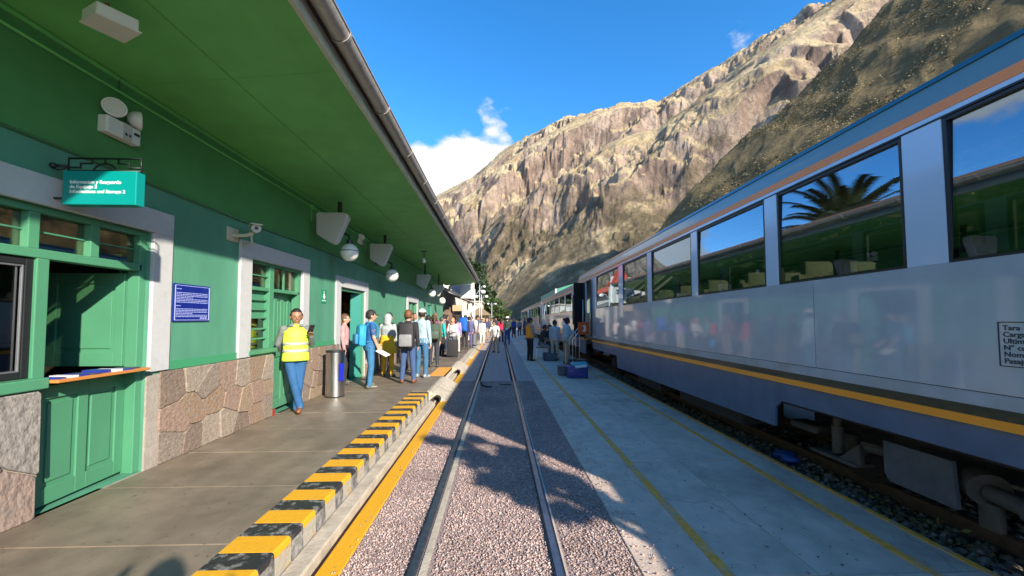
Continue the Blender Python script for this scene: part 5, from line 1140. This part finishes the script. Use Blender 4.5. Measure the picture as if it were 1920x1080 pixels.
def finish_people():
    tmp = []
    for s in PENDING:
        me = bpy.data.meshes.new('b'); me.from_pydata([s.M @ Vector(v) for v in s.mb.v], [], s.mb.f)
        bm = bmesh.new(); bm.from_mesh(me); bmesh.ops.recalc_face_normals(bm, faces=bm.faces[:]); bm.to_mesh(me); bm.free()
        o = bpy.data.objects.new('b', me); col.objects.link(o)
        r = o.modifiers.new('r', 'REMESH'); r.mode = 'VOXEL'; r.voxel_size = s.vox
        sm = o.modifiers.new('s', 'SMOOTH'); sm.factor = .5; sm.iterations = 5 if s.vox < .012 else 3
        tmp.append(o)
    dg = bpy.context.evaluated_depsgraph_get(); dg.update()
    for s, o in zip(PENDING, tmp):
        me = bpy.data.meshes.new_from_object(o.evaluated_get(dg)); V = np.array([(s.M @ Vector(v))[:] for v in s.mb.v])
        kd = kdtree.KDTree(len(s.mb.f)); 
        for i, f in enumerate(s.mb.f):
            kd.insert(V[list(f)].mean(0) if len(f) < 8 else V[f[0]], i)
        kd.balance(); n = len(me.polygons); c = np.empty(n*3); me.polygons.foreach_get('center', c); c = c.reshape(-1, 3)
        mi = np.array([s.mb.m[kd.find(p)[1]] for p in c], dtype=np.int32)
        me.materials.clear(); sk, sh, pt, so, hr = s.cols
        for m_ in (cmat('skin', sk, .5), cmat('cloth', sh), cmat('trousers', pt), cmat('shoe', so, .5), cmat('eye', (.13, .075, .05), .3), cmat('lips', (sk[0]*.75, sk[1]*.5, sk[2]*.5), .5), cmat('hair', hr, .6)): me.materials.append(m_)
        me.polygons.foreach_set('material_index', mi); me.polygons.foreach_set('use_smooth', [True]*n)
        co = np.empty(len(me.vertices)*3); me.vertices.foreach_get('co', co); co = co.reshape(-1, 3)
        dz = co[:, 2].min()-s.root['_w'][2]; s.dz = dz
        off = np.array(s.root['_w']); me.vertices.foreach_set('co', (co-off).ravel()); me.update()
        b = bpy.data.objects.new('body', me); col.objects.link(b); b.parent = s.root; s.root.location.z -= dz
        for e in getattr(s, 'held', []): e.location.z -= dz
        ob = o.data; bpy.data.objects.remove(o); bpy.data.meshes.remove(ob)
def hold(s, *objs):
    s.held = getattr(s, 'held', [])+list(objs)
TAN, BROWN, DEEP = (.50, .30, .21), (.33, .18, .115), (.24, .12, .075)
JEAN, DKJ = (.035, .12, .27), (.03, .04, .07)
ZP = .2
# -- the attendant leaning on the door jamb
p = Person('man in yellow safety vest and jeans leaning on the wall with a phone', -3.17, 6.12, ZP, (.52, -.85), 1.72, (.16, .17, .17), (.02, .095, .235), (.36, .18, .11), (.20, .085, .035), sleeve='long', vox=.0065, girth=1.12, lean=-.07, look=(.05, .12),
    arms={'R': ((.30, -.25, -1), (-.15, -.75, -.55)), 'L': ((-.22, .10, -1), (.10, .80, .62))}, legs={'L': ((.07, .10, -1), (.08, .06, -1)), 'R': ((-.17, .22, -1), (-.24, .10, -1))})
p.vest((.62, .86, .06), (1.04, 1.16))
m = MB(); m.box(-.10, -.04, .10, .125, 1.455, 1.50, 0, .008); m.box(.04, .10, .10, .125, 1.455, 1.50, 0, .008); p.part('collar', m, cmat('cloth', (.16, .17, .17)))
hd = p.world(p.hands['L']); ph = MB(); dz = Vector((.35, -.3, .75)).normalized(); ph.obox(hd+Vector((.0, -.01, .06)), dz.cross((1, 0, 0)), dz, (1, .2, 0), .006, .075, .037)
o = ph.build('phone', BLKM, empty('mobile_phone', hd, 'black mobile phone held by the man in the yellow vest', 'phone'), False); hold(p, o.parent)
# -- queue by the doorway
p = Person('person in pink checked shirt standing inside the dark doorway', -3.42, 8.62, ZP, (1, .25), 1.66, (.50, .25, .26), (.03, .03, .035), TAN, style='long', hair=(.10, .06, .03), vox=.012)
p = Person('man in blue T-shirt, black cap and jeans reading a paper', -2.72, 8.18, ZP, (.80, .60), 1.74, (.012, .085, .26), (.035, .15, .30), TAN, (.14, .13, .09), style='short', sleeve='short', vox=.0075, look=(-.15, -.05), lean=.04,
    arms={'L': ((-.1, .2, -1), (.1, .65, -.7)), 'R': ((.12, .08, -1), (-.05, .42, -1))}, legs={'L': ((-.06, .20, -1), (-.02, -.16, -1)), 'R': ((.06, .02, -1), (.0, -.08, -1))})
p.cap((.015, .015, .017)); hold(p, p.backpack('light blue backpack worn by the man in the blue T-shirt', (.015, .27, .52), (.02, .20, .42), .95, 1.19))
hd = p.world(p.hands['R']); q = MB(); q.obox(hd+Vector((.09, -.04, -.03)), (.9, -.2, -.45), (.2, .9, .1), (.45, 0, .9), .13, .10, .002); o = q.build('sheet', mat('paper', (.78, .78, .76), .7), empty('paper_sheet', hd, 'white paper in the hand of the man in blue T-shirt', 'paper')); hold(p, o.parent)
p = Person('person in grey hooded top and yellow trousers, seen from behind', -2.78, 9.72, ZP, (.12, 1), 1.68, (.34, .38, .39), (.70, .40, .02), TAN, (.07, .05, .04), hood=True, vox=.011, girth=1.12)
g_ = Person.__new__(Person); g_.mb = MB(); g_.loft(Matrix.Identity(4), [(.66, .27, .20, -.01), (.8, .25, .19, -.01), (.95, .215, .165, 0), (1.10, .20, .155, 0), (1.16, .185, .14, .0)], 0); p.part('raincoat', g_.mb, cmat('cloth', (.74, .44, .02)))
p = Person('man with black and grey backpack, dark jacket and blue jeans', -2.05, 8.76, ZP, (-.05, 1), 1.76, (.022, .022, .026), (.045, .085, .20), (.50, .29, .2), (.16, .06, .03), hair=(.15, .055, .02), vox=.0085, girth=1.05, look=(-.35, 0), legs={'L': ((-.07, .02, -1), (-.06, -.02, -1)), 'R': ((.07, .02, -1), (.07, -.02, -1))})
hold(p, p.backpack('large black backpack with grey pocket on the man in dark jacket', (.02, .02, .022), (.22, .225, .235), 1.22, 1.15))
p = Person('person in pale blue jacket and white cap beside the black backpack', -1.90, 9.55, ZP, (.35, 1), 1.80, (.36, .50, .58), (.04, .13, .25), TAN, (.3, .3, .3), vox=.012); p.cap((.72, .69, .62))
p = Person('woman with dark hair in red jacket and grey trousers', -2.30, 12.6, ZP, (.3, 1), 1.66, (.62, .02, .05), (.34, .30, .28), TAN, style='long', vox=.014)
p = Person('tall person in plum jacket carrying a maroon rucksack', -2.25, 13.6, ZP, (.5, 1), 1.76, (.22, .10, .13), (.25, .21, .20), TAN, hair=(.16, .09, .05), vox=.014); hold(p, p.backpack('maroon rucksack on the tall person in plum jacket', (.22, .04, .075), (.14, .03, .05), .95))
p = Person('man in dark jacket seen between the red jacket and the doorway queue', -2.55, 10.9, ZP, (.9, .3), 1.70, (.03, .03, .035), (.05, .05, .06), BROWN, vox=.016)
p = Person('person in teal top with red backpack and dark trousers', -2.20, 14.85, ZP, (.75, .65), 1.62, (.015, .42, .38), (.03, .028, .045), TAN, hair=(.05, .06, .05), vox=.013); hold(p, p.backpack('red backpack on the person in teal top', (.62, .03, .035), (.5, .02, .03), 1.05))
hd = p.world(p.hands['L']); m = MB(); c = hd+Vector((-.12, -.1, -.24)); m.ball(c, .17, 0, 14, 10, (.95, .7, 1.15)); m.tube([c+Vector((0, 0, .18)), hd], [.05, .02], 8); o = m.build('sack', mat('blue_bag', (.01, .25, .62), .35), empty('shopping_bag', c, 'bright blue plastic bag hanging from the hand of the person in teal', 'bag'), True); hold(p, o.parent)
p = Person('woman in white top and pink scarf with a black suitcase', -1.80, 14.98, ZP, (-.3, -1), 1.60, (.62, .62, .60), (.10, .10, .12), (.5, .28, .2), style='tail', hair=(.30, .13, .06), vox=.014, arms={'L': ((-.2, .25, -1), (.3, .8, -.1)), 'R': ((.2, .25, -1), (-.3, .8, -.1))})
m = MB(); m.tube([(0, .01, 1.45), (0, .02, 1.53)], [.115, .085], 14); p.part('scarf', m, cmat('cloth', (.75, .22, .18)))
s = empty('suitcase', (-1.72, 14.45, ZP), 'black upright suitcase with raised handle on the platform', 'suitcase')
m = MB(); m.box(-1.93, -1.53, 14.33, 14.55, ZP+.05, ZP+.66, 0, .04); m.build('shell', cmat('bag', (.025, .025, .028)), s, 'auto')
m = MB(); m.tube([(-1.86, 14.44, ZP+.64), (-1.92, 14.44, ZP+1.0), (-1.78, 14.44, ZP+1.02), (-1.70, 14.44, ZP+.64)], .012, 6); m.build('handle', ALU, s)
for dx in (-.15, .15): m = MB(); m.tube([(-1.73+dx, 14.40, ZP+.03), (-1.73+dx, 14.44, ZP+.03)], .03, 10); m.build('wheel', BLKM, s)
Person('person in lavender top behind the woman with the suitcase', -1.80, 16.3, ZP, (.2, 1), 1.64, (.36, .28, .55), (.45, .42, .40), TAN, style='long', vox=.017)
p = Person('hiker in dark clothes bent under a big blue rucksack', -1.62, 18.1, ZP, (.35, 1), 1.72, (.03, .035, .07), (.02, .02, .024), TAN, vox=.016, lean=.15, girth=1.1); hold(p, p.backpack('big bright blue rucksack on the hiker in dark clothes', (.01, .12, .55), (.015, .09, .40), 1.4, 1.25))
p = Person('person in navy fleece with blue bottle pocket beside the hiker', -2.05, 18.0, ZP, (.2, 1), 1.68, (.025, .03, .08), (.02, .02, .022), TAN, vox=.018); hold(p, p.backpack('navy daypack beside the big blue rucksack', (.02, .025, .07), (.02, .2, .5), .9))
Person('person in purple trousers half hidden behind the blue rucksack', -1.5, 19.2, ZP, (-.4, 1), 1.66, (.10, .10, .22), (.10, .075, .20), TAN, vox=.018)
Person('person in white T-shirt and grey trousers bending at the platform edge', -1.32, 20.4, ZP, (.9, -.2), 1.70, (.72, .70, .70), (.14, .15, .18), BROWN, vox=.018, lean=.25, sleeve='short')
Person('woman in pale pink top near the edge of the platform', -1.0, 22.6, ZP-.08, (.2, -1), 1.6, (.70, .55, .54), (.55, .54, .5), BROWN, style='long', vox=.02)
FAR = [(-1.75, 24.5, 'person in grey coat standing near the end lamp post', (.2, .2, .24), 1.7, ZP), (-.95, 27.5, 'person in navy jacket walking up the far platform', (.04, .05, .10), 1.66, .12), (-.55, 30, 'person in pale shirt far up the platform edge', (.6, .58, .55), 1.7, .1), (-1.6, 31, 'person in slate blue top far along the platform', (.12, .16, .25), 1.72, ZP),
    (-.9, 35, 'person in dark purple jacket in the distant crowd', (.12, .06, .14), 1.68, .1), (-2.0, 34, 'person in beige jacket below the kiosk roof', (.45, .38, .28), 1.7, ZP), (-.3, 38, 'person in charcoal jacket at the far rails', (.04, .04, .045), 1.74, 0)]
for i, (x, y, lb, c, hh, z) in enumerate(FAR): Person(lb, x, y, z, (rnd.uniform(-1, 1), rnd.choice((-1, 1))), hh, c, rnd.choice(((.03, .03, .04), (.05, .08, .16), (.3, .27, .22))), BROWN, style=('short', 'long')[i % 2], vox=.026, group='people in the distance')
Person('person in black coat tucked behind the yellow raincoat', -3.0, 10.6, ZP, (.6, .8), 1.72, (.02, .02, .022), (.03, .03, .04), TAN, vox=.016)
Person('man in navy sweater with folded arms near the wall past the doorway', -2.9, 12.3, ZP, (1, -.2), 1.74, (.025, .035, .09), (.06, .06, .07), BROWN, vox=.016, arms={'L': ((-.15, .3, -1), (.6, .7, -.1)), 'R': ((.15, .3, -1), (-.6, .7, -.1))})
p = Person('woman in olive jacket with dark green rucksack, back turned', -1.95, 11.6, ZP, (-.25, 1), 1.66, (.09, .09, .045), (.03, .035, .05), TAN, style='tail', hair=(.07, .04, .02), vox=.014); hold(p, p.backpack('dark green rucksack on the woman in olive jacket', (.03, .06, .04), (.05, .08, .06), 1.1))
Person('man in charcoal shirt looking down beside the red jacket', -2.95, 13.6, ZP, (.8, -.6), 1.76, (.05, .05, .055), (.08, .07, .06), BROWN, vox=.018, look=(0, -.3))
p = Person('person in black fleece with grey rucksack beyond the suitcase', -2.35, 16.6, ZP, (.3, 1), 1.74, (.02, .02, .024), (.03, .04, .07), TAN, vox=.018); hold(p, p.backpack('grey rucksack on the person in black fleece', (.16, .165, .18), (.1, .1, .11), 1.1))
Person('man in brown jacket near the far corner of the station', -2.6, 19.3, ZP, (.8, .2), 1.74, (.14, .08, .05), (.04, .05, .08), BROWN, vox=.02)
Person('person in dark red top at the corner below the white pipe', -2.1, 21.6, ZP, (.2, 1), 1.66, (.30, .03, .04), (.03, .03, .04), TAN, style='long', vox=.02)
# -- people on the rails and the right platform
Person('man in white shirt and khaki trousers stepping across the rails', -.16, 18.6, 0, (-.45, -1), 1.62, (.78, .77, .75), (.42, .33, .22), BROWN, vox=.016, lean=.35, girth=1.1, sleeve='short', arms={'L': ((-.5, .3, -1), (-.3, .3, -1)), 'R': ((.4, .3, -1), (.2, .5, -1))}, legs={'L': ((-.16, .35, -1), (-.1, -.2, -1)), 'R': ((.14, -.1, -1), (.08, -.35, -1))})
Person('person in crimson jacket walking away beside the rails', .14, 27.0, 0, (0, 1), 1.66, (.50, .015, .06), (.03, .03, .05), TAN, style='long', vox=.02)
p = Person('man in dark green jacket, white hat and blue jeans walking away', .52, 24.6, 0, (.05, 1), 1.78, (.02, .035, .028), (.03, .075, .20), TAN, vox=.018, girth=1.1); p.hat((.62, .62, .6))
for i, (x, y, lb, c) in enumerate(((1.25, 33, 'person in blue jacket among the far passengers by the train', (.03, .06, .3)), (1.9, 36, 'person in grey jacket bending near the far coaches', (.25, .25, .28)), (1.6, 41, 'person in magenta top far along the train', (.42, .05, .2)), (2.5, 38, 'person in dark blue clothes beside the far coach door', (.02, .03, .09)), (.9, 40, 'person in black on the far right platform', (.02, .02, .02)), (.75, 31, 'person in deep blue fleece just past the man in dark green', (.02, .05, .25)), (2.2, 30, 'person in brown jacket by the second coach', (.16, .1, .07)))):
    Person(lb, x, y, 0, (rnd.uniform(-1, 1), rnd.uniform(-1, 1)), rnd.uniform(1.6, 1.75), c, (.03, .035, .05), BROWN, style=('long', 'short')[i % 2], vox=.026, group='people in the distance')
p = Person('man in orange safety vest and black trousers standing by the train', 1.20, 15.0, 0, (.85, .45), 1.70, (.30, .26, .23), (.012, .012, .014), BROWN, vox=.0105, girth=1.12, look=(-.3, 0), arms={'L': ((-.1, .2, -1), (.3, .8, -.5)), 'R': ((.15, .1, -1), (-.2, .7, -.5))}); p.vest((1.0, .30, .02), (), True); p.cap((.015, .015, .017))
Person('man in dark T-shirt and grey trousers sitting on a stool', 1.72, 15.85, .0, (.9, -.35), 1.72, (.03, .032, .03), (.20, .20, .20), DEEP, vox=.013, sleeve='short', lean=.25, arms={'L': ((-.1, .45, -1), (.3, .9, -.2)), 'R': ((.1, .45, -1), (-.1, .9, -.2))}, legs={'L': ((-.12, .95, -.28), (-.05, -.1, -1)), 'R': ((.12, .95, -.28), (.05, .1, -1))})
Person('man in black shirt sitting beyond the folding table', 2.15, 16.9, 0, (.5, -.9), 1.70, (.025, .025, .028), (.03, .03, .035), DEEP, vox=.016, lean=.2, arms={'L': ((-.1, .45, -1), (.3, .9, -.2))}, legs={'L': ((-.12, .95, -.28), (-.05, -.1, -1)), 'R': ((.12, .95, -.28), (.05, .1, -1))})
p = Person('woman in light blue shirt and khaki trousers at the coach door', 2.42, 13.85, 0, (.95, .25), 1.70, (.34, .48, .58), (.33, .255, .19), BROWN, (.08, .06, .05), style='bun', vox=.010, lean=.06, arms={'L': ((-.1, .45, -1), (.05, 1, .05)), 'R': ((.1, .35, -1), (-.05, 1, -.15))})
Person('person in pale shirt and beige trousers beside the woman in light blue', 2.20, 15.2, 0, (.4, 1), 1.6, (.42, .45, .5), (.45, .38, .30), BROWN, style='short', vox=.016)
# the photographer, whose shadow falls on the platform
Person('photographer standing behind the camera', -.10, -.27, 0, (0, 1), 1.74, (.1, .1, .12), (.05, .06, .1), TAN, vox=.016, arms={'L': ((-.7, .25, -.4), (.2, .2, 1)), 'R': ((.7, .1, -.5), (-.1, .1, 1))})
finish_people()
# ------------------------------------------------------------------ small things by the train
s = empty('cool_box', (2.17, 10.72, 0), 'blue cool box with turquoise lid and a white cloth', 'cool box')
m = MB(); m.box(1.90, 2.46, 10.58, 10.92, .005, .30, 0, .02); m.build('box', mat('cooler_blue', (.012, .028, .20), .45), s, 'auto')
m = MB(); m.box(1.93, 2.43, 10.575, 10.579, .10, .11); m.box(1.88, 2.48, 10.56, 10.94, .285, .315, 0, .008); m.build('rim', mat('cooler_rim', (.03, .06, .30), .45), s)
m = MB(); m.obox((2.24, 10.78, .385), (1, 0, .05), (0, 1, .1), (-.05, -.1, 1), .22, .16, .02); m.build('lid', mat('cooler_lid', (.02, .36, .42), .4), s, bevel=.008)
m = MB(); m.obox((2.26, 10.62, .33), (1, 0, .1), (0, 1, .2), (0, -.2, 1), .17, .07, .03); tag(m.build('cloth', mat('white_cloth', (.62, .66, .72), .7), None, bevel=.02), 'white cloth laid over the edge of the blue cool box', 'cloth')
s = empty('storage_tub', (1.72, 10.95, 0), 'dark grey-blue tub just behind the blue cool box', 'tub'); m = MB(); m.box(1.72, 2.2, 11.05, 11.4, .004, .27, 0, .02); m.build('tub', mat('tub_grey', (.06, .08, .12), .5), s); m = MB(); m.box(1.70, 2.22, 11.03, 11.42, .25, .28, 0, .006); m.build('rim', MATS['tub_grey'], s)
s = empty('crate', (2.1, 15.3, 0), 'grey-blue plastic crate on the platform by the stools', 'crate')
m = MB(); bars(m, 14.95, 15.35, .005, .30, .03, 1.75, 1.78); bars(m, 14.95, 15.35, .005, .30, .03, 2.22, 2.25); m.box(1.75, 2.25, 14.95, 14.97, .005, .3); m.box(1.75, 2.25, 15.33, 15.35, .005, .3); m.box(1.75, 2.25, 14.95, 15.35, .005, .03); m.build('crate_body', MATS['tub_grey'], s)
for x, y, lab in ((1.72, 15.95, 'metal stool under the man in dark T-shirt'), (2.15, 17.0, 'metal stool under the man in black shirt')):
    s = empty('stool', (x, y, 0), lab, 'stool', 'stools by the train'); m = MB(); m.box(x-.19, x+.19, y-.19, y+.19, .43, .46, 0, .01); m.build('seat', BLKM, s)
    for a in (-1, 1):
        for b_ in (-1, 1): m = MB(); m.tube([(x+a*.17, y+b_*.17, .43), (x+a*.2, y+b_*.2, 0)], .013, 6); m.build('leg', RAILM, s)
s = empty('folding_table', (2.15, 16.1, 0), 'small folding table with steel legs between the seated men', 'table'); m = MB(); m.box(1.9, 2.5, 15.9, 16.4, .70, .73, 0, .006); m.build('table_top', mat('table_orange', (.45, .2, .1), .6), s)
for a in (1.93, 2.47):
    for b_ in (15.93, 16.37): m = MB(); m.tube([(a, b_, .7), (a, b_, 0)], .014, 6); m.build('leg', RAILM, s)
s = empty('boarding_step', (2.75, 12.85, 0), 'black boarding step with two steel hand rails at the coach door', 'step')
m = MB(); m.box(2.55, 2.95, 12.5, 13.15, .24, .29, 0, .008); m.build('tread', BLKM, s); m = MB(); m.box(2.35, 2.6, 12.5, 13.15, .09, .13, 0, .008); m.build('tread', BLKM, s)
for y in (12.52, 13.12):
    m = MB(); m.box(2.36, 2.9, y-.01, y+.01, 0, .25); m.build('side_plate', BLKM, s)
    m = MB(); m.tube([(2.40, y, .1), (2.40, y, .95), (2.9, y, 1.55)], .017, 8); m.tube([(2.62, y, .27), (2.62, y, 1.2)], .014, 8); m.build('hand_rail', RAILM, s, True)
m = MB(); m.tube([(2.12, 12.2, 0), (2.12, 12.2, .85)], .014, 8); m.tube([(2.12, 12.2, 0), (2.12, 12.2, .015)], .10, 14); tag(m.build('queue_post', RAILM), 'thin steel queue post behind the blue cool box', 'post')
s = empty('coach_number_board', (2.75, 12.45, 1.3), 'orange board with white number 3 hung beside the coach door', 'board')
m = MB(); m.obox((2.74, 12.42, 1.33), (1, .18, 0), (-.18, 1, 0), (0, 0, 1), .19, .01, .20); m.build('board', mat('board_orange', (.55, .10, .02), .5), s, bevel=.004)
d = Vector((1, .18, 0)).normalized(); text('3', .27, facing((d, (0, 0, 1), (.18, -1, 0)), (2.70, 12.402, 1.235)), WHT, 'number', s, bold=.006)
m = MB(); m.ball((3.55, 4.70, -.06), .10, 0, 14, 8, (1.0, 1.7, .5)); 
for i, v in enumerate(m.v): m.v[i] = (v[0]+.03*math.sin(v[1]*31), v[1], v[2]+.025*math.sin(v[0]*40+v[1]*23))
tag(m.build('plastic_bag', mat('blue_plastic', (.02, .10, .42), .4), None, True), 'crumpled blue plastic bag on the ballast under the coach', 'bag')
# weeds in the ballast and dry litter
r_ = np.random.RandomState(12); P_ = []
for _ in range(26):
    c = np.array([r_.uniform(3.25, 3.75), r_.uniform(2.3, 9), -.1]); P_.append(c+r_.normal(size=(26, 3))*np.array([.05, .07, .03]))
tag(leaf_mesh('ballast_weeds', np.concatenate(P_), .025, leafmat('weeds', (.10, .11, .03), (.24, .20, .09), .1), None, .8, 13), kind='stuff')
